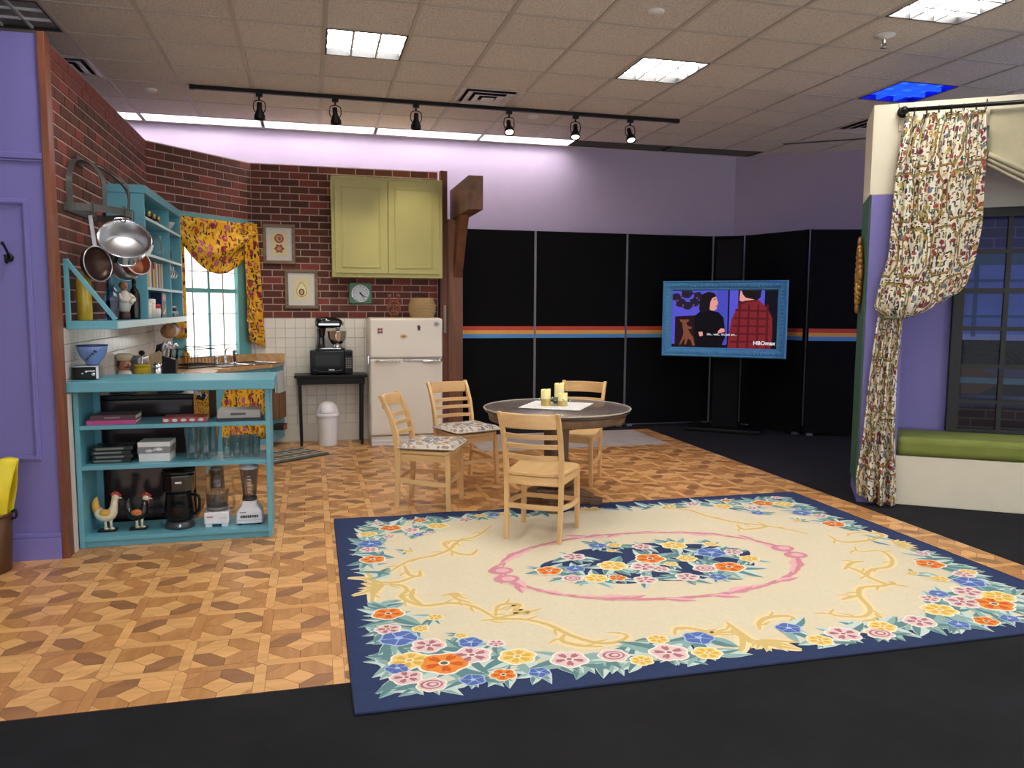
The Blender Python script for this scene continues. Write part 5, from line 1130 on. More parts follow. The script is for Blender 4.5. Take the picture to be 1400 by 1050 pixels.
# ================================================================== RUG
FLOW = [(0.5,5.27,'O',0.075),(0.34,5.16,'Y',0.06),(0.63,5.19,'P',0.055),(0.42,5.4,'p',0.04),(0.82,5.25,'Y',0.075),(0.72,5.42,'O',0.05),(0.34,4.94,'B',0.08),(0.33,4.62,'O',0.075),(0.29,4.82,'P',0.055),(0.56,4.73,'Y',0.035),(0.47,5.07,'p',0.04),(0.66,5.07,'B',0.035),(0.76,5.1,'p',0.035),(1.04,5.36,'P',0.055),(1.17,5.44,'Y',0.045),(1.34,5.47,'Y',0.055),(1.27,5.5,'B',0.045),(0.34,3.76,'O',0.078),(0.56,3.66,'Y',0.04),(0.29,3.57,'P',0.06),(0.47,3.54,'Y',0.04),(0.36,3.46,'B',0.085),(0.48,3.35,'P',0.075),(0.64,3.42,'y',0.03),(0.67,3.34,'B',0.055),(0.78,3.3,'p',0.04),(0.65,3.21,'P',0.085),(0.38,3.22,'Y',0.085),(0.52,3.16,'O',0.105),(0.24,3.16,'B',0.05),(0.35,3.07,'P',0.065),(0.44,2.98,'R',0.06),(0.74,3.0,'O',0.055),(0.61,2.97,'B',0.05),(0.84,3.15,'Y',0.08),(0.89,2.96,'B',0.045),(1.05,3.07,'P',0.08),(1.25,3.06,'R',0.065),(1.35,2.96,'Y',0.05),(0.2,3.58,'y',0.04),(1.52,4.39,'P',0.07),(1.3,4.18,'O',0.075),(1.46,4.18,'B',0.055),(1.39,4.03,'R',0.06),(1.74,4.57,'B',0.055),(1.85,4.55,'Y',0.045),(1.79,4.45,'y',0.03),(1.69,4.18,'Y',0.085),(1.52,4.0,'Y',0.07),(1.64,3.98,'O',0.05),(2.01,4.48,'P',0.06),(1.96,4.25,'O',0.09),(1.86,4.12,'P',0.075),(1.78,3.91,'P',0.065),(1.94,4.06,'P',0.05),(2.22,4.46,'Y',0.08),(2.46,4.43,'Y',0.045),(2.38,4.27,'B',0.09),(2.52,4.25,'P',0.055),(2.55,4.11,'Y',0.06),(2.18,4.2,'Y',0.06),(2.35,4.0,'O',0.09),(2.2,4.01,'R',0.07),(2.03,3.9,'P',0.065),(2.2,3.86,'B',0.05),(2.04,4.13,'y',0.04),(3.04,5.29,'Y',0.07),(3.39,5.3,'O',0.085),(3.53,5.24,'Y',0.08),(3.15,5.44,'O',0.04),(3.19,5.05,'B',0.05),(3.22,5.19,'P',0.05),(3.51,4.98,'B',0.07),(3.35,4.8,'y',0.035),(3.6,5.46,'p',0.045),(3.55,4.66,'O',0.08),(3.59,4.87,'P',0.055),(2.84,5.4,'P',0.055),(2.63,5.38,'Y',0.05),(3.55,3.77,'O',0.085),(3.66,3.95,'P',0.045),(3.33,3.66,'y',0.035),(3.41,3.54,'Y',0.05),(3.6,3.57,'P',0.06),(3.68,3.6,'y',0.05),(3.53,3.46,'B',0.085),(3.4,3.34,'P',0.08),(3.22,3.35,'B',0.05),(3.25,3.22,'P',0.085),(3.12,3.3,'p',0.05),(3.05,3.16,'Y',0.085),(3.5,3.24,'Y',0.085),(3.39,3.16,'O',0.1),(2.84,3.06,'P',0.075),(3.16,2.98,'O',0.06),(3.0,2.97,'B',0.05),(2.62,3.05,'Y',0.065),(2.55,2.95,'R',0.065),(2.38,3.02,'P',0.08),(2.23,2.96,'Y',0.06),(2.17,3.14,'B',0.06),(3.3,2.98,'B',0.045),(1.5,3.03,'P',0.085),(1.7,3.14,'B',0.07),(1.66,2.96,'Y',0.065),(1.51,3.17,'y',0.05)]
SCROLL = [[(1.19,5.18),(1.04,4.96),(0.89,4.86),(0.81,4.71),(0.69,4.61),(0.57,4.57),(0.47,4.47),(0.4,4.36)],[(0.81,4.71),(0.8,4.85),(0.89,4.89),(0.99,4.86)],[(0.81,4.71),(0.84,4.63),(0.92,4.58),(0.98,4.67)],[(0.5,4.47),(0.51,4.31),(0.56,4.27),(0.58,4.36)],[(0.29,4.18),(0.43,4.16),(0.47,4.07),(0.43,3.97),(0.52,3.83),(0.66,3.83),(0.76,3.77),(0.82,3.65),(0.84,3.57)],[(0.77,3.57),(0.84,3.57),(0.97,3.54),(1.07,3.45),(1.14,3.3),(1.23,3.2),(1.32,3.19),(1.39,3.24),(1.36,3.29)],[(0.85,3.61),(0.88,3.71),(0.92,3.75),(1.0,3.73),(0.96,3.65),(1.03,3.62),(0.91,3.6),(0.84,3.58)],[(0.64,3.94),(0.7,3.96),(0.72,3.94),(0.7,3.89),(0.77,3.8)],[(0.17,4.33),(0.29,4.28),(0.3,4.13),(0.18,4.05)],[(0.26,4.46),(0.31,4.25),(0.29,4.06),(0.27,3.92)],[(0.31,4.23),(0.43,4.2),(0.55,4.28)],[(0.51,4.08),(0.48,3.96),(0.52,3.84)],[(1.12,3.33),(1.08,3.26),(1.15,3.19),(1.24,3.16)],[(1.61,3.2),(1.66,3.27),(1.75,3.22),(1.78,3.16),(1.84,3.19),(1.88,3.2)],[(1.92,3.28),(1.92,3.16),(1.92,3.07),(1.91,2.97)],[(2.03,3.16),(2.07,3.23),(2.15,3.28),(2.26,3.27),(2.26,3.2)],[(1.8,3.17),(1.9,3.16),(1.9,3.1),(1.82,2.98),(1.72,2.96)],[(1.92,3.08),(1.98,3.0),(2.09,2.92)],[(3.34,4.17),(3.3,4.08),(3.44,4.06),(3.4,3.91),(3.28,3.79),(3.15,3.77),(3.04,3.68),(3.04,3.53),(2.89,3.53),(2.79,3.43),(2.72,3.26),(2.62,3.18),(2.51,3.21),(2.48,3.25),(2.53,3.29)],[(3.04,3.68),(3.05,3.78),(3.03,3.85)],[(2.79,3.43),(2.73,3.42),(2.66,3.4)],[(3.04,3.53),(3.1,3.54),(3.1,3.58)],[(2.55,5.32),(2.71,5.28),(2.79,5.04),(2.9,4.86),(3.01,4.77),(3.14,4.64),(3.22,4.49)],[(2.87,4.8),(2.86,4.69),(3.04,4.71),(3.05,4.83)],[(3.34,4.43),(3.33,4.28),(3.52,4.27),(3.7,4.35),(3.62,4.43),(3.48,4.43)],[(3.2,3.91),(3.11,3.9),(2.99,3.81)],[(2.7,3.2),(2.68,3.14),(2.57,3.13)]]
NAVY = mat('rug navy', (52, 64, 98), .9, var=.06, vscale=40, bump=.5, bscale=260, spec=.1)
RCREAM = mat('rug cream', (222, 210, 180), .9, var=.04, vscale=50, bump=.5, bscale=260, spec=.1)
def rm(n, c): return mat('rug '+n, c, .9, var=.04, vscale=60, spec=.1)
RM = [RCREAM, rm('pale leaf', (198, 212, 202)), rm('mid leaf', (140, 172, 166)), rm('dark leaf', (98, 134, 136)), rm('orange', (226, 140, 66)), rm('deep orange', (206, 96, 42)), rm('yellow', (236, 206, 122)), rm('gold', (216, 174, 84)),
      rm('pink', (224, 196, 192)), rm('rose', (172, 112, 120)), rm('blue', (88, 112, 176)), rm('pale blue', (168, 188, 216)), rm('white', (238, 230, 214)), rm('scroll gold', (212, 184, 118)), rm('scroll pale', (232, 212, 166)), rm('ribbon pink', (206, 138, 148)), rm('ribbon pale', (226, 178, 178)), NAVY, rm('centre green', (92, 110, 84))]
RG = thing('floral_rug', 'large cream rug with navy border, flower garlands and pink oval wreath', 'rug')
rx0, rx1, ry0, ry1 = .132, 3.848, 2.835, 5.592; rcx, rcy = 1.97, 4.21; RZ0 = .0095
edge = []
for i in range(40): edge.append((rx0+(rx1-rx0)*i/40, ry0))
for i in range(30): edge.append((rx1, ry0+(ry1-ry0)*i/30))
for i in range(40): x = rx1-(rx1-rx0)*i/40; edge.append((x, ry1+(.014*sin(x*9) if .3 < x < 1.5 else 0)))
for i in range(30): edge.append((rx0, ry1-(ry1-ry0)*i/30))
MB().prism(edge, .0034, RZ0, 0).build('pile', NAVY, RG)
MB().tube([(x, y, .0065) for x, y in edge], .0062, 6, closed=True).build('bound_edge', mat('rug binding', (30, 42, 74), .9, var=0), RG)
pat = MB(); cnt = [0]
def flat(poly, m, lvl):
    a = parea_signed(poly); poly = poly if a > 0 else poly[::-1]
    z = RZ0+.0003+lvl*.00045+(cnt[0] % 97)*.0000042; cnt[0] += 1
    pat.add([(x, y, z) for x, y in poly], [tuple(range(len(poly)))], m)
random.seed(11)
# cream field with a ragged edge
fld = []
N = 150
for i in range(N):
    a = 2*pi*i/N; ca, sa = cos(a), sin(a); k = 1/max(abs(ca)/1.69, abs(sa)/1.21)
    k = min(k, 1/((abs(ca)/1.76)**8+(abs(sa)/1.27)**8)**.125); j = 1+.012*sin(i*2.4)+.012*random.uniform(-1, 1)
    fld.append((rcx+k*ca*j, rcy+k*sa*j))
flat(fld, 0, 0)
def leaf(x, y, a, L, w, m1, m2, lvl, vein=True):
    ca, sa = cos(a), sin(a); bend = random.uniform(-.18, .18)
    def P_(s, t): b = bend*L*s*(s); return (x+ca*s*L-sa*(t+b), y+sa*s*L+ca*(t+b))
    prof = ((0, .12), (.2, .72), (.42, 1), (.65, .78), (.84, .38)); up = [P_(s, t*w/2) for s, t in prof]; lo = [P_(s, -t*w/2) for s, t in prof]
    tip = P_(1, 0); flat(up+[tip]+lo[::-1], m1, lvl)
    if vein: flat([P_(s, 0) for s, t in prof]+[P_(.97, 0)]+[P_(s, -t*w*.44) for s, t in prof][::-1], m2, lvl+1)
PAL = {'O': (4, 5, 12, 18), 'Y': (6, 7, 12, 7), 'y': (6, 7, 12, 7), 'P': (8, 9, 12, 9), 'p': (8, 9, 12, 9), 'B': (10, 10, 11, 11), 'R': (8, 9, 12, 9)}
def bloom(x, y, k, r, lvl):
    c0, c1, cw, cc = PAL[k]; ph = random.random()*6; npet = 5 if k in 'OPBp' else 6; n = npet*6
    def rad(a, amp): return 1-amp+amp*abs(cos(npet*(a-ph)/2))**.6
    def ring(s, amp): return [(x+r*s*rad(2*pi*i/n, amp)*cos(2*pi*i/n), y+r*s*.92*rad(2*pi*i/n, amp)*sin(2*pi*i/n)) for i in range(n)]
    flat(ring(1.12, .22), cw, lvl); flat(ring(1.0, .24), c0, lvl+1)
    if k == 'R':
        for q, (s, m) in enumerate(((.78, 9), (.62, 8), (.42, 9), (.25, 8))): flat([(x+r*s*cos(2*pi*i/14)+r*.08*q*.4, y+r*s*.8*sin(2*pi*i/14)) for i in range(14)], m, lvl+2+q*.3)
        return
    for i in range(npet):
        a = ph+2*pi*(i+.0)/npet; ca, sa = cos(a), sin(a)
        pts = [(.22, -.05), (.55, -.20), (.82, -.16), (.72, -.03), (.86, .10), (.60, .2), (.22, .06)]
        flat([(x+r*(s*ca-t*sa), y+r*.92*(s*sa+t*ca)) for s, t in pts], c1, lvl+2)
        if k == 'B': flat([(x+r*(s*ca-t*sa), y+r*.92*(s*sa+t*ca)) for s, t in ((.2, -.04), (.98, -.32), (1.0, -.26), (.2, .03))], 11, lvl+2.4)
    flat([(x+r*.24*cos(2*pi*i/10), y+r*.22*sin(2*pi*i/10)) for i in range(10)], cw, lvl+2.5)
    flat([(x+r*.16*cos(2*pi*i/10), y+r*.15*sin(2*pi*i/10)) for i in range(10)], cc, lvl+2.8)
def stroke(pts, w, m, lvl, taper=True):
    ps = smoothpts([(x, y, 0) for x, y in pts], 5); n = len(ps); L, R_ = [], []
    for i, p in enumerate(ps):
        d = (ps[min(i+1, n-1)]-ps[max(i-1, 0)]); d.normalize(); t = i/(n-1); ww = w*(sin(pi*(.08+.84*t))**.7 if taper else 1)
        L.append((p.x-d.y*ww, p.y+d.x*ww)); R_.append((p.x+d.y*ww, p.y-d.x*ww))
    z = RZ0+.0003+lvl*.00045+(cnt[0] % 97)*.0000042; cnt[0] += 1
    vs = [(x, y, z) for x, y in L]+[(x, y, z) for x, y in R_]; pat.add(vs, [(n+i, n+i+1, i+1, i) for i in range(n-1)], m)
for s in SCROLL:
    stroke(s, .036, 14, 1); stroke(s, .014, 13, 2)
    ps = smoothpts([(x, y, 0) for x, y in s], 3)
    for i in range(2, len(ps)-1, 4):
        d = ps[i+1]-ps[i-1]; a = atan2(d.y, d.x)+(.7 if (i//4) % 2 else -.7); leaf(ps[i].x, ps[i].y, a, .095, .038, 14, 13, 1)
# centre medallion and wreath
mcx, mcy = 1.95, 4.20
flat([(mcx+.66*cos(a)*(1+.05*sin(7*a)), mcy+.34*sin(a)*(1+.06*cos(9*a))) for a in [2*pi*i/70 for i in range(70)]], 17, 1)
NW = 46
for i in range(NW):
    a = 2*pi*i/NW; wx, wy = mcx+.92*cos(a), mcy+.585*sin(a); tg = atan2(.585*cos(a), -.92*sin(a)); side = 1 if a < pi else -1
    stroke([(mcx+.92*cos(a+q), mcy+.585*sin(a+q)) for q in (-.09, 0, .09)], .019, 15, 1)
    if i % 2: leaf(wx, wy, tg+random.uniform(-.4, .4), .17, .062, 16, 15, 1.5)
    if i % 6 == 0: leaf(wx, wy, tg+.2, .19, .095, 16, 15, 2)
for sx_ in (-1, 1):
    for dy in (-.09, .05): bx_, by_ = mcx+sx_*.92, mcy+dy; flat([(bx_+.075*cos(q), by_+.062*sin(q)) for q in [2*pi*i/14 for i in range(14)]], 15, 3); flat([(bx_+.04*cos(q)+.01, by_+.035*sin(q)) for q in [2*pi*i/12 for i in range(12)]], 16, 4)
# garland: leaves round every flower, pointing away from the rug middle on the border
for x, y, k, r in FLOW:
    x = min(max(x, rx0+.19), rx1-.19); y = min(max(y, ry0+.15), ry1-.15)
    inner = hypot((x-mcx)/.8, (y-mcy)/.47) < 1
    nl = 6 if inner else (7 if r > .06 else 5)
    for i in range(nl):
        a = random.random()*2*pi if inner else atan2(y-rcy, x-rcx)+random.uniform(-1.9, 1.9)
        L = r*(2.3 if inner else 2.7)*random.uniform(.8, 1.15)
        ex_, ey_ = x+cos(a)*L, y+sin(a)*L
        if not (rx0+.05 < ex_ < rx1-.05 and ry0+.05 < ey_ < ry1-.05): L *= .55
        leaf(x, y, a, L, L*.42, (1, 1, 2)[i % 3], (2, 3, 3)[i % 3], 3+(i % 2)*.6)
    bloom(x, y, k, r, 5.5)
# leaf fringe along the four sides so the garland closes
def fringe(x0, y0, x1, y1, n, out, gap=None):
    for i in range(n):
        t = (i+.5)/n
        if gap and gap[0] < t < gap[1]: continue
        x, y = x0+(x1-x0)*t, y0+(y1-y0)*t; leaf(x+random.uniform(-.03, .03), y+random.uniform(-.05, .05), out+random.uniform(-1.1, 1.1), random.uniform(.14, .24), random.uniform(.06, .095), (1, 2, 1)[i % 3], (2, 3, 3)[i % 3], 2)
fringe(rx0+.28, ry0+.27, rx1-.28, ry0+.27, 46, -pi/2, (.44, .58)); fringe(rx0+.28, ry1-.25, rx1-.28, ry1-.25, 46, pi/2, (.44, .56))
fringe(rx0+.30, ry0+.3, rx0+.30, ry1-.3, 32, pi, (.40, .52)); fringe(rx1-.30, ry0+.3, rx1-.30, ry1-.3, 32, 0, (.42, .54))
for (gx, gy, ga) in ((rx0+.22, 4.15, pi), (rx1-.22, 4.15, 0), (2.0, ry0+.22, -pi/2), (2.0, ry1-.2, pi/2)):
    for q in (-1.2, -.8, -.4, 0, .4, .8, 1.2): leaf(gx, gy, ga+q, .14, .05, 14, 13, 2)
pat.build('woven_pattern', RM, RG)['kind'] = 'stuff'
# ================================================================== DINING SET
OAK = wood('honey oak', (204, 162, 108), (230, 190, 134), .35, 'z', .9); OAKX = wood('honey oak x', (206, 164, 110), (232, 192, 136), .35, 'x', .8); OAKY = wood('honey oak y', (208, 166, 110), (234, 195, 138), .32, 'y', .7)
def bowbar(mb, p, q, bow, h, t, n=10, m=0):
    "flat rail from p to q bowing back (-y) by bow, height h, thickness t"
    p, q = Vector(p), Vector(q); vs = []; fs = []
    for i in range(n+1):
        s = i/n; c = p.lerp(q, s); c.y -= bow*sin(pi*s); d = (q-p); d.y -= bow*pi*cos(pi*s); d.z = 0; d.normalize(); nn = Vector((-d.y, d.x, 0))
        for a, b in ((-.5, -.5), (.5, -.5), (.5, .5), (-.5, .5)): vs.append(c+nn*t*a+Vector((0, 0, h*b)))
    for i in range(n):
        for k in range(4): fs.append((i*4+k, i*4+(k+1) % 4, i*4+4+(k+1) % 4, i*4+4+k))
    fs += [(3, 2, 1, 0), (n*4, n*4+1, n*4+2, n*4+3)]; mb.add(vs, fs, m, None, False); return mb
def make_chair(label, loc, rz):
    r = thing('dining_chair', label, 'chair', loc, rz, 'ladder-back chairs round the dining table')
    seat = []
    for i in range(17): a = -pi/2+pi*i/16; seat.append((.205*sin(a)*1.0, .10+.125*cos(a)))
    seat = [(-.185, -.20), (-.213, .08), (-.215, .16)]+[(.20*sin(a), .175+.045*cos(a)) for a in [radians(-75+15*i) for i in range(11)]]+[(.215, .16), (.213, .08), (.185, -.20), (.14, -.212), (0, -.222), (-.14, -.212)]
    MB().prism(seat, .425, .452).build('seat', OAKY, r, bevel=.007)
    for s in (-1, 1):
        MB().bar((s*.188, .185, .425), (s*.196, .195, 0), .036, .040, up=(0, 1, 0), w2=.03, h2=.032).build('front_leg', OAK, r, bevel=.004)
        m = MB(); ps = [(-.215, 0), (-.20, .22), (-.198, .42), (-.212, .55), (-.245, .68), (-.300, .80), (-.335, .856)]; vs = []; fs = []
        for i, (y, z) in enumerate(ps):
            w = .028; d = (.034, .040, .046, .044, .040, .034, .030)[i]
            for a, b in ((-1, -1), (1, -1), (1, 1), (-1, 1)): vs.append((s*.180+a*w/2+s*.012*(z/.85), y+b*d/2, z))
        for i in range(len(ps)-1):
            for k in range(4): fs.append((i*4+k, i*4+(k+1) % 4, i*4+4+(k+1) % 4, i*4+4+k))
        fs += [(3, 2, 1, 0), tuple(len(vs)-4+k for k in range(4))]; m.add(vs, fs); m.build('back_post', OAK, r, bevel=.004)
        MB().bar((s*.19, .18, .395), (s*.178, -.19, .395), .02, .05, up=(0, 0, 1)).build('side_apron', OAKY, r)
        m = MB(); a_, b_ = Vector((s*.193, .19, .20)), Vector((s*.182, -.20, .225)); pp = [a_.lerp(b_, i/8)+Vector((s*.022*sin(pi*i/8), 0, 0)) for i in range(9)]
        for i in range(8): m.bar(pp[i], pp[i+1], .018, .030)
        m.build('side_stretcher', OAKY, r)
    MB().box(-.17, .17, .175, .195, .37, .425).build('front_apron', OAKX, r); m = MB(); bowbar(m, (-.175, -.195, .395), (.175, -.195, .395), .012, .055, .02); m.build('rear_apron', OAKX, r)
    m = MB(); bowbar(m, (-.175, -.20, .225), (.175, -.20, .225), .02, .032, .018); m.build('rear_stretcher', OAKX, r)
    m = MB(); bowbar(m, (-.178, -.19+.37, .205), (.178, -.19+.37, .205), -.0, .03, .018); m.build('front_stretcher', OAKX, r)
    m = MB(); bowbar(m, (-.178, -.309, .802), (.178, -.309, .802), .048, .095, .022, 12); m.build('top_rail', OAKX, r, bevel=.006)
    for z, y in ((.695, -.252), (.63, -.228), (.555, -.213)): m = MB(); bowbar(m, (-.178, y, z), (.178, y, z), .04, .030, .016); m.build('back_slat', OAKX, r, bevel=.003)
    return r
ch = make_chair('honey oak ladder-back chair standing on the rug with its back to the viewer', (1.485, 4.945, .0104), radians(-33.4))
dup(ch, (2.225, 6.44, .0036), radians(-33.4+180), 'honey oak ladder-back chair on the far side of the table, facing the viewer')
cl_ = dup(ch, (.868, 5.887, .0036), radians(-114.8), 'honey oak chair at the left of the table, nearest the turquoise shelf unit')
cm_ = dup(ch, (1.285, 6.62, .0036), radians(-159.8), 'honey oak chair behind the left one, in front of the fridge')
def cushion(loc, rz, label):
    r = thing('seat_cushion', label, 'cushion', loc, rz, 'floral seat cushions')
    def surf(top):
        def fn(u, v):
            x, y = -.225+.45*u, -.19+.43*v; e = min(1, (min(u, 1-u)*9))*min(1, (min(v, 1-v)*9)); return (x, y, .022+(.034*sqrt(max(0, e)))*(1 if top else -.6)+.003*sin(u*11)*sin(v*9)*e)
        return fn
    m = MB(); uvf = lambda u, v: (u*.45, v*.43); m.grid(surf(True), 22, 20, uvfn=uvf)
    b = MB(); b.grid(surf(False), 22, 20, uvfn=uvf); b.f = [f[::-1] for f in b.f]; o = len(m.v); m.add(b.v, b.f, 0, None, True, [b.uv[i] for i in range(len(b.v))])
    m.build('cover', CUSHF, r)
    MB().tube([(x, y, .022) for x, y in ((-.225, -.19), (.225, -.19), (.225, .24), (-.225, .24))], .006, 6, closed=True).build('piping', mat('cushion piping', (206, 196, 180), .8), r); return r
cu1 = cushion((.868, 5.887, .4565), radians(-114.8), 'faded floral cushion on the left chair nearest the shelf unit')
cu2 = dup(cu1, (1.285, 6.62, .4565), radians(-159.8), 'faded floral cushion on the chair in front of the fridge')
# table
TX, TY = 1.825, 5.71
WAL = wood('walnut', (84, 60, 42), (118, 88, 60), .4, 'z', .8); WALX = wood('walnut top', (62, 46, 40), (88, 64, 50), .25, 'x', .7)
tb = thing('dining_table', 'round pedestal dining table in dark walnut with a glass top', 'table', (TX, TY, 0), radians(-20))
MB().lathe([(0, .728), (.545, .728), (.558, .735), (.56, .75), (.552, .757), (0, .757)], 56).build('tabletop', WALX, tb)
MB().lathe([(.50, .66), (.522, .665), (.530, .70), (.538, .728), (.50, .728)], 56).build('apron', WAL, tb)
GT = NT('table glass'); GT.set(Base_Color=lin((210, 222, 225)), Roughness=.03, Alpha=.05); GT.b.inputs['Specular IOR Level'].default_value = .8
MB().lathe([(0, .7575), (.556, .7575), (.558, .760), (.556, .764), (0, .764)], 56).build('glass_top', GT.m, tb)
MB().tube(ring_pts(0, 0, .757, .5645, .5645, 64), .0055, 6, closed=True).build('table_rim', mat('pale table rim', (176, 166, 150), .3), tb)
m = MB(); m.lathe([(0, .60), (.19, .60), (.20, .66), (.21, .66), (.21, .70), (0, .70)], 8, smooth=False, a0=pi/8); m.build('table_collar', WAL, tb)
m = MB(); m.lathe([(.10, .13), (.135, .15), (.155, .20), (.15, .26), (.125, .32), (.095, .36), (.10, .38), (.105, .60)], 8, smooth=False, a0=pi/8); m.build('pedestal', WAL, tb)
MB().box(-.15, .15, -.15, .15, .075, .135).build('base_block', WAL, tb, bevel=.01)
for k in range(4):
    m = MB(); A = RZ(k*pi/2-pi/2); zf = .0106 if k in (0,) else .0045
    m.prism([(.10, .085), (.28, .06), (.33, .055), (.36, .05), (.36, zf), (.27, zf), (.25, .03), (.10, .04)], -.05, .05, 0, A @ Matrix(((1, 0, 0, 0), (0, 0, 1, 0), (0, 1, 0, 0), (0, 0, 0, 1))))
    m.prism([(.10, .13), (.18, .125), (.30, .075), (.30, .06), (.10, .08)], -.04, .04, 0, A @ Matrix(((1, 0, 0, 0), (0, 0, 1, 0), (0, 1, 0, 0), (0, 0, 0, 1))))
    m.build('foot', WAL, tb, bevel=.004)
# doily, candles, greenery
t = NT('lace'); uv = FMX(t, (1, 1, 1)); vo = t.n('TexVoronoi', {'Vector': uv, 'Scale': 90}, feature='DISTANCE_TO_EDGE')
t.set(Base_Color=t.mix(t.ma('LESS_THAN', vo.outputs['Distance'], .12), lin((236, 234, 230)), lin((206, 204, 202))), Roughness=.9)
dz = .7645; m = MB(); D = .30; poly = []
for i in range(4):
    a0, a1 = i*pi/2, (i+1)*pi/2; p, q = Vector((D*1.12*cos(a0), D*1.12*sin(a0))), Vector((D*1.12*cos(a1), D*1.12*sin(a1)))
    for j in range(12): s = p.lerp(q, j/12); k = 1+(.03 if j % 2 else -.0); poly.append((s.x*k, s.y*k))
pm_ = MB(); pm_.prism(poly, 0, .0012); pm_.uv = {i: (v.x, v.y) for i, v in enumerate(pm_.v)}
do = pm_.build('doily', t.m); do.location = (1.838, 5.76, dz); do.rotation_euler = (0, 0, radians(12)); tag(do, 'white square lace doily turned cornerwise on the dining table', 'doily')
WAX = NT('wax'); WAX.set(Base_Color=lin((240, 228, 170)), Roughness=.5, Subsurface_Weight=.3, Emission_Color=lin((255, 228, 150)), Emission_Strength=.12); WAXM = WAX.m
GOLDB = mat('gold glitter band', (206, 180, 106), .35, .5, var=.1, vscale=60)
for x, y, r_, h_, l in ((1.742, 5.735, .037, .135, 'ivory pillar candle with a gold lower half, leftmost of the three'), (1.905, 5.905, .038, .165, 'tallest ivory pillar candle behind the other two'), (1.868, 5.70, .036, .105, 'shortest ivory pillar candle at the right front')):
    c = thing('pillar_candle', l, 'candle', (x, y, dz+.0013), 0, 'pillar candles on the doily')
    m = MB(); n = 20; vs = []; fs = []
    pr = [(r_, .0), (r_, h_)]; m.lathe([(0, 0), (r_, 0), (r_, h_*.93)], n)
    m.grid(lambda u, v: ((r_-.006*v)*cos(2*pi*u), (r_-.006*v)*sin(2*pi*u), h_*(.93+.05*sin(6*u+1)+.02*cos(18*u))-.0*v), n, 1); m.grid(lambda u, v: (r_*cos(2*pi*u), r_*sin(2*pi*u), h_*.93*(1-v)+v*h_*(.93+.05*sin(6*u+1)+.02*cos(18*u))), n, 1); m.lathe([(r_-.004, h_*.92), (0, h_*.90)], n)
    m.build('wax', WAXM, c); MB().lathe([(r_+.0008, .004), (r_+.0008, h_*(.42 if h_ < .16 else .3))], n).build('gold_band', GOLDB, c); MB().cyl((0, 0, h_*.9), (0, .002, h_*.97), .002, 6).build('wick', BLACKM, c)
gr = thing('greenery', 'sprig of eucalyptus leaves and silver berries lying between the candles', 'foliage', (1.835, 5.79, dz+.0013)); LEAF = mat('eucalyptus', (112, 126, 108), .6, var=.15); random.seed(21)
m = MB(); lf = MB(); bb_ = MB()
for k in range(13):
    a = 2*pi*k/13+random.uniform(-.2, .2); L = random.uniform(.07, .14); p = [(0, 0, .01), (L*.5*cos(a), L*.5*sin(a), .03+.01*random.random()), (L*cos(a), L*sin(a), .02+.04*random.random())]; m.tube(smoothpts(p, 3), .0018, 5)
    ps = smoothpts(p, 4)
    for i in range(2, len(ps), 2):
        for s_ in (-1, 1):
            q = Vector(ps[i]); d = Vector((cos(a+s_*1.0), sin(a+s_*1.0), random.uniform(.1, .9))).normalized(); w = Vector((-d.y, d.x, 0)).normalized()*.008; lf.add([q, q+d*.014+w, q+d*.032, q+d*.014-w], [(0, 1, 2, 3)])
    bb_.ell(tuple(Vector(ps[-1])+Vector((0, 0, .004))), .007, .007, .007, 8, 5)
m.build('stem', mat('stem brown', (84, 76, 56), .7), gr); lf.build('leaves', LEAF, gr, solid=.0008)['kind'] = 'stuff'; bb_.build('berry', mat('silver berry', (190, 190, 184), .4, .2), gr)
# ================================================================== DISPLAY PANELS AND SCREEN
FELT = mat('black display felt', (12, 12, 14), .9, var=.1, vscale=30, spec=.15); STR = [mat('stripe red', (206, 74, 52), .7, var=.02), mat('stripe amber', (232, 170, 84), .7, var=.02), mat('stripe blue', (84, 150, 206), .7, var=.02)]; ALU = mat('panel edge', (150, 150, 150), .4, .7, var=0)
pl_ = [((1.47, 9.34), (2.68, 9.34), 'behind the timber post'), ((2.69, 9.34), (3.89, 9.34), 'behind the far dining chair'), ((3.90, 9.34), (5.09, 9.33), 'left of the blue framed screen'), ((5.10, 9.32), (5.41, 9.12), 'narrow, behind the blue framed screen'), ((5.42, 9.09), (5.70, 8.20), 'turned sideways right of the screen'), ((5.735, 8.16), (6.88, 7.78), 'beside the curtained bay')]
for k, (a, b, l) in enumerate(pl_):
    d = Vector((b[0]-a[0], b[1]-a[1], 0)); L = d.length; F = frame((a[0], a[1], .004), d, (-d.y, d.x, 0)); r = thing('display_panel', 'black felt display panel with rainbow stripe, '+l if k not in (3,) else 'narrow black felt display panel behind the blue framed screen', 'panel', (0, 0, 0), 0, 'black display panels')
    MB(F).box(.008, L-.008, 0, .035, .03, 2.456).build('board', FELT, r)
    e = MB(F); e.box(.0, .008, -.004, .04, .02, 2.46).box(L-.008, L, -.004, .04, .02, 2.46); e.build('edge_strip', ALU if k in (0, 1, 2) else FELT, r)
    MB(F).box(.03, .10, -.02, .055, 0, .03).build('foot', ALU, r); MB(F).box(L-.10, L-.03, -.02, .055, 0, .03).build('foot', ALU, r)
    if k != 3:
        for q in range(3): MB(F).box(.009, L-.009, -.0035, -.0005, 1.241-.048*q, 1.289-.048*q).build('stripe', STR[q], r)
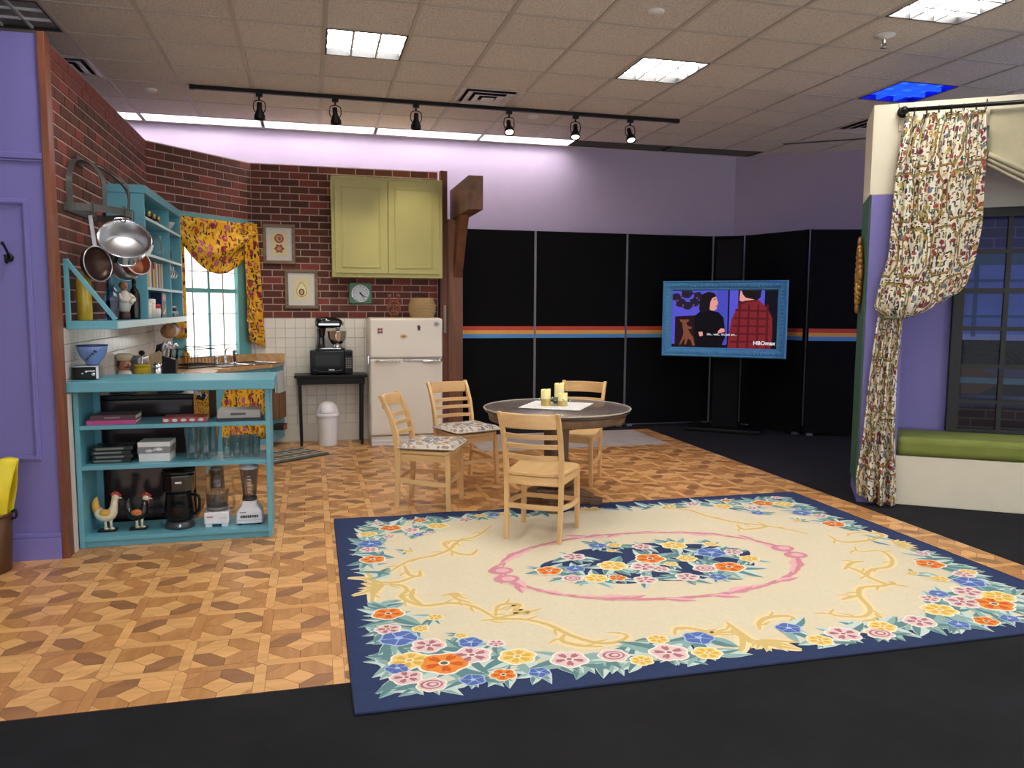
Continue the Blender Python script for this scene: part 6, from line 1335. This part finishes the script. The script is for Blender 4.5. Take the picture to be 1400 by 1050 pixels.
# screen
cx_, cy_ = (4.263+5.43)/2, (9.023+8.125)/2; d = Vector((5.43-4.263, 8.125-9.023, 0)); TW = d.length; FT = frame((cx_, cy_, 1.397), d, (0, 0, 1))   # x along, y up, z towards the viewer
tv = thing('framed_screen', 'large television in an ornate blue picture frame on a black stand', 'television')
hw, hh, fwid = TW/2, .463, .115
BLF = mat('blue frame paint', (84, 158, 206), .4, var=.05)
m = MB(FT)
for (a, b, wd) in (((-hw, -hh), (hw, -hh), 1), ((hw, -hh), (hw, hh), 1), ((hw, hh), (-hw, hh), 1), ((-hw, hh), (-hw, -hh), 1)):
    A_, B_ = Vector((*a, 0)), Vector((*b, 0)); dd = (B_-A_).normalized(); inn = Vector((-dd.y, dd.x, 0)); prof = [(0, 0), (0, .045), (.014, .062), (.03, .05), (.045, .058), (.075, .05), (.09, .034), (.10, .034), (.115, .018), (.115, 0)]
    vs = []; fs = []; n = len(prof)
    for P0, sg_ in ((A_, 1), (B_, -1)):
        for o, z in prof: q = P0+inn*o+dd*o*sg_; vs.append((q.x, q.y, z))
    for k in range(n-1): fs.append((k, n+k, n+k+1, k+1))
    m.add(vs, fs)
m.build('frame', BLF, tv)
m = MB(FT); nrep = 26
for side in range(4):
    L = 2*hw if side % 2 == 0 else 2*hh; nn = int(L/.047)
    for k in range(nn):
        s = -L/2+.05+(L-.1)*(k+.5)/nn; p = ((s, -hh+.058), (hw-.058, s), (s, hh-.058), (-hw+.058, s))[side]; rx_, ry_ = (.017, .019) if side % 2 == 0 else (.019, .017)
        m.ell((p[0], p[1], .052), rx_, ry_, .010, 8, 5)
        p2_ = ((s, -hh+.013), (hw-.013, s), (s, hh-.013), (-hw+.013, s))[side]; m.ell((p2_[0], p2_[1], .060), .010, .008, .006, 6, 4)
m.build('carved_ornament', BLF, tv)['kind'] = 'stuff'
MB(FT).box(-hw+.05, hw-.05, -hh+.05, hh-.05, -.06, .010).build('housing', BLACKP, tv)
SW, SHH = hw-.115, hh-.115
def scr(name, rgb, st=.5):
    t = NT('screen '+name); t.set(Base_Color=(.004, .004, .005, 1), Emission_Color=lin(rgb), Emission_Strength=st, Roughness=.35); t.b.inputs['Specular IOR Level'].default_value = .08; return t.m
def sp_poly(mb, pts, m, z): mb.prism([(-SW+2*SW*x, SHH-2*SHH*y) for x, y in pts], z, z+.0004, m)
sm_ = [scr('dark', (14, 12, 26)), scr('blue violet', (84, 80, 196)), scr('blue door', (70, 72, 178)), scr('near black', (12, 10, 16)), scr('hair', (24, 18, 22)), scr('skin', (222, 150, 140)), scr('red plaid', (122, 34, 40)), scr('dark red', (84, 22, 30)), scr('brown', (120, 70, 48)), scr('wreath', (36, 30, 50)), scr('pale violet', (128, 124, 220)), scr('chair', (34, 18, 26)), scr('white', (235, 235, 240)), scr('berry', (130, 60, 70))]
PX = lambda x, y: ((x-255)/890, (y-245)/480)
m = MB(FT); z = .011
m.box(-SW, SW, -SHH, SHH, .010, .0108, 0)
W_ = lambda pts, mi, k: sp_poly(m, [PX(*p) for p in pts], mi, z+.0006*k)
W_([(255, 250), (730, 245), (730, 700), (255, 700)], 1, 0); W_([(640, 245), (735, 245), (735, 690), (640, 690)], 2, 1); W_([(735, 245), (748, 245), (748, 700), (735, 700)], 0, 2); W_([(748, 245), (820, 245), (820, 700), (748, 700)], 1, 1); W_([(975, 245), (1038, 245), (1038, 420), (975, 420)], 1, 1)
for (x, y, r_) in ((290, 300, 40), (330, 350, 48), (390, 375, 42), (450, 345, 46), (478, 290, 40), (380, 270, 52)): W_([(x+r_*cos(a)*(1+.2*cos(5*a)), y+r_*.8*sin(a)) for a in [2*pi*i/15 for i in range(15)]], 9, 2)
for (x, y) in ((300, 330), (350, 372), (440, 370), (470, 310), (330, 290)): W_([(x+9*cos(a), y+9*sin(a)) for a in [2*pi*i/8 for i in range(8)]], 13, 3)
W_([(282, 465), (460, 455), (470, 725), (282, 725)], 11, 3)
W_([(325, 490), (365, 492), (400, 488), (405, 505), (380, 520), (395, 545), (430, 555), (428, 572), (398, 570), (420, 610), (445, 640), (462, 710), (440, 712), (425, 670), (400, 650), (385, 700), (368, 705), (372, 650), (350, 680), (330, 712), (325, 700), (350, 640), (360, 600), (350, 560), (345, 520), (328, 508)], 8, 4)
W_([(452, 460), (490, 430), (520, 400), (600, 412), (660, 430), (700, 470), (715, 560), (720, 640), (700, 680), (690, 725), (470, 725), (455, 600)], 3, 5)
W_([(578, 400), (580, 340), (590, 290), (630, 290), (645, 330), (652, 350), (645, 375), (640, 402), (615, 415), (590, 412)], 5, 6)
W_([(490, 400), (495, 320), (520, 275), (570, 255), (620, 268), (636, 295), (600, 310), (585, 345), (580, 410), (560, 430), (500, 430)], 4, 7)
W_([(612, 318), (634, 314), (634, 320), (614, 324)], 4, 7.4); W_([(628, 372), (646, 370), (644, 378), (628, 378)], 13, 7.4)
W_([(490, 595), (525, 592), (530, 625), (500, 632)], 5, 7); W_([(655, 590), (680, 562), (712, 565), (715, 590), (680, 600), (660, 605)], 5, 7)
W_([(740, 725), (752, 600), (770, 480), (810, 400), (850, 345), (920, 318), (990, 325), (1060, 390), (1105, 470), (1110, 600), (1100, 725)], 6, 5)
for k in range(5): W_([(800-k*9, 400+k*66), (1080, 410+k*62), (1085, 424+k*62), (796-k*9, 416+k*66)], 7, 6)
for k in range(4): W_([(830+k*75, 360), (846+k*75, 360), (835+k*80, 722), (815+k*80, 722)], 7, 6.3)
W_([(830, 330), (835, 250), (990, 248), (985, 322), (930, 325), (860, 340)], 5, 6.6); W_([(845, 245), (1010, 245), (1005, 300), (975, 330), (940, 318), (880, 305), (858, 280)], 4, 7)
W_([(820, 350), (880, 330), (960, 325), (970, 335), (880, 348), (825, 375)], 7, 7.4)
W_([(1038, 245), (1142, 245), (1142, 725), (1112, 725), (1105, 470), (1060, 390), (1038, 360)], 0, 5.5)
m.build('screen_picture', sm_, tv)
def spt(x, y): a, b = PX(x, y); return (-SW+2*SW*a, SHH-2*SHH*b)
q = spt(690, 613); text('caption', "Oh... well... it's just um...", .036, FT @ T(q[0], q[1], .0175), sm_[12], tv, bold=.0004)
q = spt(1045, 680); text('caption', "HBOmax", .066, FT @ T(q[0], q[1], .0175), sm_[12], tv, bold=.0012)
# stand
n_ = Vector((d.y, -d.x, 0)).normalized(); FSd = frame((cx_-n_.x*.22+.02, cy_-n_.y*.22, .004), d, (-d.y, d.x, 0))
MB(FSd).box(-.15, .15, -.05, .06, .04, 2.36).build('stand_column', mat('stand black', (15, 15, 16), .85, var=0, spec=.2), tv, bevel=.01); MB(FSd).box(-.45, .45, -.22, .30, 0, .04).build('stand_base', BLACKM, tv, bevel=.008); MB(FSd).box(-.12, .12, -.17, -.05, 1.25, 1.55).build('mount_bracket', BLACKM, tv)
# ================================================================== CURTAINED WINDOW BAY
FU = frame((4.416, 5.065, 0), (.832, -.555, 0), (.555, .832, 0)); HB = 3.065
wr = struct(MB(FU).box(-.285, -.02, 0, .10, 0.0, 2.395).box(-.285, -.255, .10, .62, 0.0, 2.395).build('wall_bay', PURP))
MB(FU).box(-.285, -.02, 0, .10, 2.397, HB).box(-.285, -.255, .10, .62, 2.397, HB).build('cream_upper', CREAM, wr)
MB(FU).box(-.125, 3.0, -.012, .10, 2.86, HB).build('cream_header', CREAM, wr)
TG = mat('sage green paint', (60, 98, 78), .5, var=.04)
MB(FU).box(-.297, -.2855, .02, .60, .12, 2.40).build('green_side', TG, wr); MB(FU).box(-.297, -.2855, .0, .60, 2.402, HB).build('cream_side', CREAM, wr)
MB(FU).box(-.254, .39, .50, .56, 0, 2.33).box(-.254, 3.0, .50, .56, 0, .55).build('back_panel', PURP, wr)
MB(FU).box(-.254, 3.0, .50, .56, 2.331, HB-.2).build('cream_back', CREAM, wr)
# gold oval frame on the green side
gf = thing('gilt_frame', 'gilt ornate frame on the green side of the window bay', 'frame'); GOLD = mat('gilt', (176, 132, 66), .4, .5, var=.2, vscale=60)
A = FU @ T(-.2975, .33, 1.82) @ Matrix(((0, 0, -1, 0), (1, 0, 0, 0), (0, -1, 0, 0), (0, 0, 0, 1)))
A = FU @ T(-.2975, .34, 1.80) @ Matrix(((0, 0, -1, 0), (-1, 0, 0, 0), (0, 1, 0, 0), (0, 0, 0, 1)))
m = MB(A)
m.tube([(.125*cos(a), .19*sin(a), .02) for a in [2*pi*i/30 for i in range(30)]], .022, 8, closed=True); m.build('ring', GOLD, gf)
m = MB(A)
for i in range(26):
    a = 2*pi*i/26; m.ell((.15*cos(a), .225*sin(a), .024), .022, .026, .022, 8, 5)
for s_ in (-1, 1): m.ell((0, s_*.27, .026), .04, .045, .02, 10, 6).ell((s_*.17, 0, .024), .03, .05, .02, 10, 6)
m.build('carving', GOLD, gf)
# window with black glazing bars
BKF = mat('black window frame', (26, 27, 26), .5, var=.05)
w2 = MB(FU); w2.box(.39, .47, .44, .52, .54, 2.32).box(.47, 3.0, .44, .52, 2.25, 2.32).box(.47, 3.0, .45, .52, .54, .57); wn2 = struct(w2.build('window_2', BKF, bevel=.003))
vs_ = [.76, 1.06, 1.36, 1.66, 1.96, 2.26, 2.56]; hs_ = [.79, 1.075, 1.376, 1.68, 1.985]
for x in vs_: MB(FU).box(x-.017, x+.017, .45, .49, .57, 2.25).build('glazing_bar', BKF, wn2)
for z_ in hs_: MB(FU).box(.47, 3.0, .453, .487, z_-.017, z_+.017).build('glazing_bar', BKF, wn2)
xs_ = [.47]+vs_; zs_ = [.57]+hs_+[2.25]
WG = glass('window glass', (235, 240, 245), .03, .10)
for i in range(3):
    for j in range(6): MB(FU).box(xs_[i]+.018, xs_[i+1]-.018, .468, .471, zs_[j]+.018, zs_[j+1]-.018).build('pane', WG, wn2)
# printed street backdrop behind the window, blue ceiling light mixed into most colours
bd_ = thing('backdrop', 'printed backdrop of a brick building with a balcony behind the black window', 'backdrop')
t = NT('backdrop brick'); tc = t.n('TexCoord').outputs['UV']; bk_ = t.n('TexBrick', {'Vector': FMX(t, (1, 1, 1)), 'Color1': lin((92, 62, 54)), 'Color2': lin((72, 52, 50)), 'Mortar': lin((112, 96, 92)), 'Scale': 1.0, 'Mortar Size': .006, 'Brick Width': .22, 'Row Height': .075}); t.set(Base_Color=bk_.outputs[0], Roughness=.7); BKB = t.m
t = NT('backdrop blue-lit brick'); bk_ = t.n('TexBrick', {'Vector': FMX(t, (1, 1, 1)), 'Color1': lin((54, 56, 116)), 'Color2': lin((44, 46, 98)), 'Mortar': lin((90, 94, 150)), 'Scale': 1.0, 'Mortar Size': .006, 'Brick Width': .3, 'Row Height': .085}); t.set(Base_Color=bk_.outputs[0], Roughness=.7); BKU = t.m
nb = .92
m = MB(FU); m.box(-.2, 3.2, nb, nb+.03, .2, 2.9); m.build('board', mat('backdrop dark', (26, 27, 36), .7), bd_)
def bpan(x0, x1, z0, z1, mt, k, nm='print'): MB(FU).grid(lambda u, v: (x0+(x1-x0)*u, nb-.0012*k, z0+(z1-z0)*v), 1, 1, smooth=False, uvfn=lambda u, v: (x0+(x1-x0)*u, z0+(z1-z0)*v)).build(nm, mt, bd_)
bpan(-.2, 3.2, 2.0, 2.9, BKU, 1, 'upper_brick'); bpan(-.2, 3.2, .2, .70, BKB, 1, 'lower_brick')
BW = mat('backdrop pane blue', (100, 120, 210), .5, var=.12, vscale=6); BT2 = mat('backdrop teal bar', (56, 92, 140), .6); BTE = mat('backdrop lintel', (66, 104, 140), .6)
bpan(-.2, 3.2, 1.90, 2.0, BTE, 1, 'lintel'); bpan(-.2, 3.2, 1.27, 1.90, BW, 1, 'window_print')
for x in (.62, 1.06, 1.5): bpan(x, x+.035, 1.3, 1.9, BT2, 2, 'bar_print')
for z_ in (1.46, 1.66, 1.76): bpan(-.2, 3.2, z_, z_+.022, BT2, 2, 'bar_print')
bpan(-.2, 3.2, 1.27, 1.32, mat('backdrop pale', (150, 160, 220), .5), 2, 'sill_print'); bpan(-.2, 3.2, .90, .95, mat('backdrop rail', (96, 124, 142), .6), 2, 'rail_print'); bpan(-.2, 3.2, .95, 1.05, mat('backdrop violet', (74, 70, 100), .6, var=.2, vscale=5), 2, 'violet_print'); bpan(-.2, 3.2, .70, .80, mat('backdrop stone', (84, 86, 112), .7, var=.3, vscale=14), 2, 'stone_print')  # the violet band above the rail is a panel of the print
m = MB(FU @ Matrix(((1, 0, 0, 0), (0, 0, -1, nb), (0, 1, 0, 0), (0, 0, 0, 1))))
for k in range(3):
    x0 = .75+k*.7
    for q, hgt in ((0, .10), (1, .15), (2, .2)): m.tube([(x0+.45*(s/8-.5)*(1+q*.2), 1.06+hgt*sin(pi*s/8), .006) for s in range(9)], .009, 5)
m.build('railing_print', BKF, bd_); m = MB(FU @ Matrix(((1, 0, 0, 0), (0, 0, -1, nb), (0, 1, 0, 0), (0, 0, 0, 1)))); m.prism([(.5, .955), (.86, .955), (.66, 1.05), (.55, 1.04)], .003, .004); m.prism([(.45, .81), (.7, .81), (.85, .9), (.45, .9)], .003, .004); m.build('awning_print', mat('backdrop orange', (96, 60, 46), .7), bd_)
# bench and cushion
struct(MB(FU).box(-.02, 3.0, .015, .499, .002, .388).build('trim_3', CREAM, bevel=.004), 'cream window seat base')
VEL = NT('green velvet'); nz = VEL.n('TexNoise', {'Vector': VEL.coord('Object', (2, 2, 6)), 'Scale': 3, 'Detail': 4}); VEL.set(Base_Color=VEL.mix(nz.outputs[0], lin((104, 112, 44)), lin((138, 146, 68))), Roughness=.85); 
cu = MB(FU).box(-.015, 2.95, .0, .496, .39, .538).build('bench_cushion', VEL.m, None, bevel=.045, seg=4); tag(cu, 'long olive green velvet cushion on the window seat', 'cushion')
# rod with rings
rod = thing('curtain_rod', 'black pipe curtain rod with a round flange above the bay', 'rod')
MB(FU).tube([(-.095, -.085, 2.995), (3.0, -.085, 2.995)], .015, 12).build('pipe', BLACKM, rod)
MB(FU @ T(-.10, 0, 2.995) @ RX(pi/2)).lathe([(0, -.0), (.04, .013), (.04, .02), (.024, .028), (.022, .085), (0, .10)], 18).build('flange', BLACKM, rod); MB(FU).ell((-.10, -.085, 2.995), .028, .028, .028).build('elbow', BLACKM, rod)
for x in (-.03, .05, .13, .21, .29, .37, .43): MB(FU @ T(x, -.085, 2.985) @ RY(pi/2)).tube(ring_pts(0, 0, 0, .026, .026, 14), .003, 5, closed=True).build('ring', BLACKM, rod)
for k, x in enumerate((.45, .9)): MB(FU).box(x-.004, x+.004, -.016, -.0125, 3.03, 3.05).build('screw', BLACKM, rod)
# curtain
def interp(tab, z):
    for (z0, v0), (z1, v1) in zip(tab, tab[1:]):
        if z0 >= z >= z1: return v0+(v1-v0)*(z0-z)/(z0-z1)
    return tab[0][1] if z > tab[0][0] else tab[-1][1]
LT = [(2.97, -.084), (2.755, -.116), (2.51, -.139), (2.31, -.144), (1.934, -.160), (1.78, -.20), (1.56, -.246), (1.48, -.22)]
RT = [(2.96, .432), (2.63, .451), (2.4, .449), (2.08, .449), (1.83, .42), (1.62, .37), (1.5, .33)]
CV = thing('window_drape', 'floral trellis chintz drape gathered into a pouf at the left of the bay window', 'curtain')
def drape(u, v):
    zb = 1.47+.13*u**3-.02*sin(pi*u); z = 2.965+(zb-2.965)*v; zz = 2.965-(2.965-1.5)*v
    l, r_ = interp(LT, zz), interp(RT, zz); w = v
    if v > .93: k = (v-.93)/.07; mid = (l+r_)/2; l += (.06)*k*k; r_ -= .14*k*k
    x = l+(r_-l)*u; fold = .020*sin(u*2*pi*7+v*1.6)+.012*sin(u*2*pi*15+v*3)*(1-v*.7)+.012*sin(u*2*pi*3+2*v)
    bulge = .10*(max(0, v-.35)/.65)**1.5; 
    if v > .9: bulge *= 1-((v-.9)/.1)**2*.75
    return (x, -.075-fold-bulge*sin(pi*min(1, .1+u*.85)), z)
MB(FU).grid(drape, 110, 70, uvfn=lambda u, v: (u*.95+.05*sin(v*4), -v*1.55)).build('upper_drape', CFLOR, CV, solid=.004)
LL = [(1.50, -.201), (1.24, -.226), (.85, -.254), (.475, -.27), (.16, -.305), (.0, -.295)]; LR = [(1.46, -.03), (1.0, -.05), (.56, -.045), (.07, -.008), (0, -.012)]
def tailf(u, v):
    z = 1.52-1.50*v-.03*u*v+(.06*(1-u)**2*v if v > .5 else 0); zz = 1.5-1.5*v; l, r_ = interp(LL, zz), interp(LR, zz)
    return (l+(r_-l)*u, -.065-(.018+.02*v)*sin(u*2*pi*3.5+.8)-.012*sin(u*2*pi*7+v*2)-.05*v*sin(pi*u), max(.012, z))
MB(FU).grid(tailf, 60, 50, uvfn=lambda u, v: (u*.5+2.1, -v*1.55)).build('lower_tail', CFLOR, CV, solid=.004)
MB(FU).tube([(-.20+.17*q/10, -.08-.03*sin(pi*q/10), 1.475-.012*sin(pi*q/10)) for q in range(11)], .014, 8).build('tieback', CFLOR, CV)
# roman shade
SHD = mat('linen shade', (176, 168, 138), .8, var=.05, vscale=20, bump=.2, bscale=150)
sh = thing('roman_shade', 'beige linen roman shade with swagged folds hanging in the bay', 'blind')
def sagz(u): return .34*sin(pi*min(1, u*1.0)*.5)**.8 if u < .5 else .34*sin(pi*.25)**.8
def shade(u, v):
    x = .47+2.4*u; sag = .27*sin(pi*min(.5, u*1.6))*1.0; zb = 2.66-sag; z = 2.97+(zb-2.97)*v
    return (x, -.03-.02*sin(v*5+u*4)*v-.012*sin(u*30+v*6)*v, z)
MB(FU).grid(shade, 60, 20).build('panel', SHD, sh, solid=.004)
for k in range(3):
    m = MB(FU); m.tube([(.47+2.4*s/40, -.055+.012*k, 2.66-.012-.03*k*(1+.8*min(1, s/12))-.27*sin(pi*min(.5, s/40*1.6))) for s in range(41)], .020-.003*k, 8); m.build('fold', SHD, sh)
# ================================================================== LEFT FOREGROUND
bu = thing('bucket', 'brown metal bin standing by the purple panelled wall at the left edge', 'bin', (-1.828, 4.93, .0045)); BRN = mat('bronze brown metal', (92, 62, 36), .4, .4, var=.1)
MB().lathe([(0, 0), (.13, 0), (.134, .01), (.150, .33), (.144, .33), (.128, .012), (0, .012)], 28).build('body', BRN, bu); MB().tube(ring_pts(0, 0, .332, .149, .149, 30), .009, 8, closed=True).build('rim', BRN, bu); MB().tube(smoothpts([(.148, 0, .30), (.172, 0, .31), (.172, 0, .35), (.15, 0, .34)], 4), .007, 8).build('ear', BLACKM, bu)
bg = thing('yellow_bag', 'crumpled bright yellow paper bag sticking out of the brown bin', 'bag', (-1.822, 4.93, .02)); YB = mat('yellow paper', (226, 206, 40), .5, var=.06, vscale=9)
def bagf(s):
    def fn(u, v):
        w = .085+.085*v; x = -w+2*w*u+.02*v; return (x, s*(.05+.02*sin(u*7+v*4)+.015*sin(v*11)), .02+.62*v+.015*sin(u*9)*v-.02*u*v)
    return fn
m = MB(); m.grid(bagf(-1), 14, 16).grid(bagf(1), 14, 16); m.build('paper', YB, bg, solid=.003)
m = MB(); m.grid(lambda u, v: (-.09+.10*u+.05*v*v, -.075-.03*sin(u*3), .38+.22*v-.1*u), 8, 8); m.build('crumpled_fold', YB, bg, solid=.003)
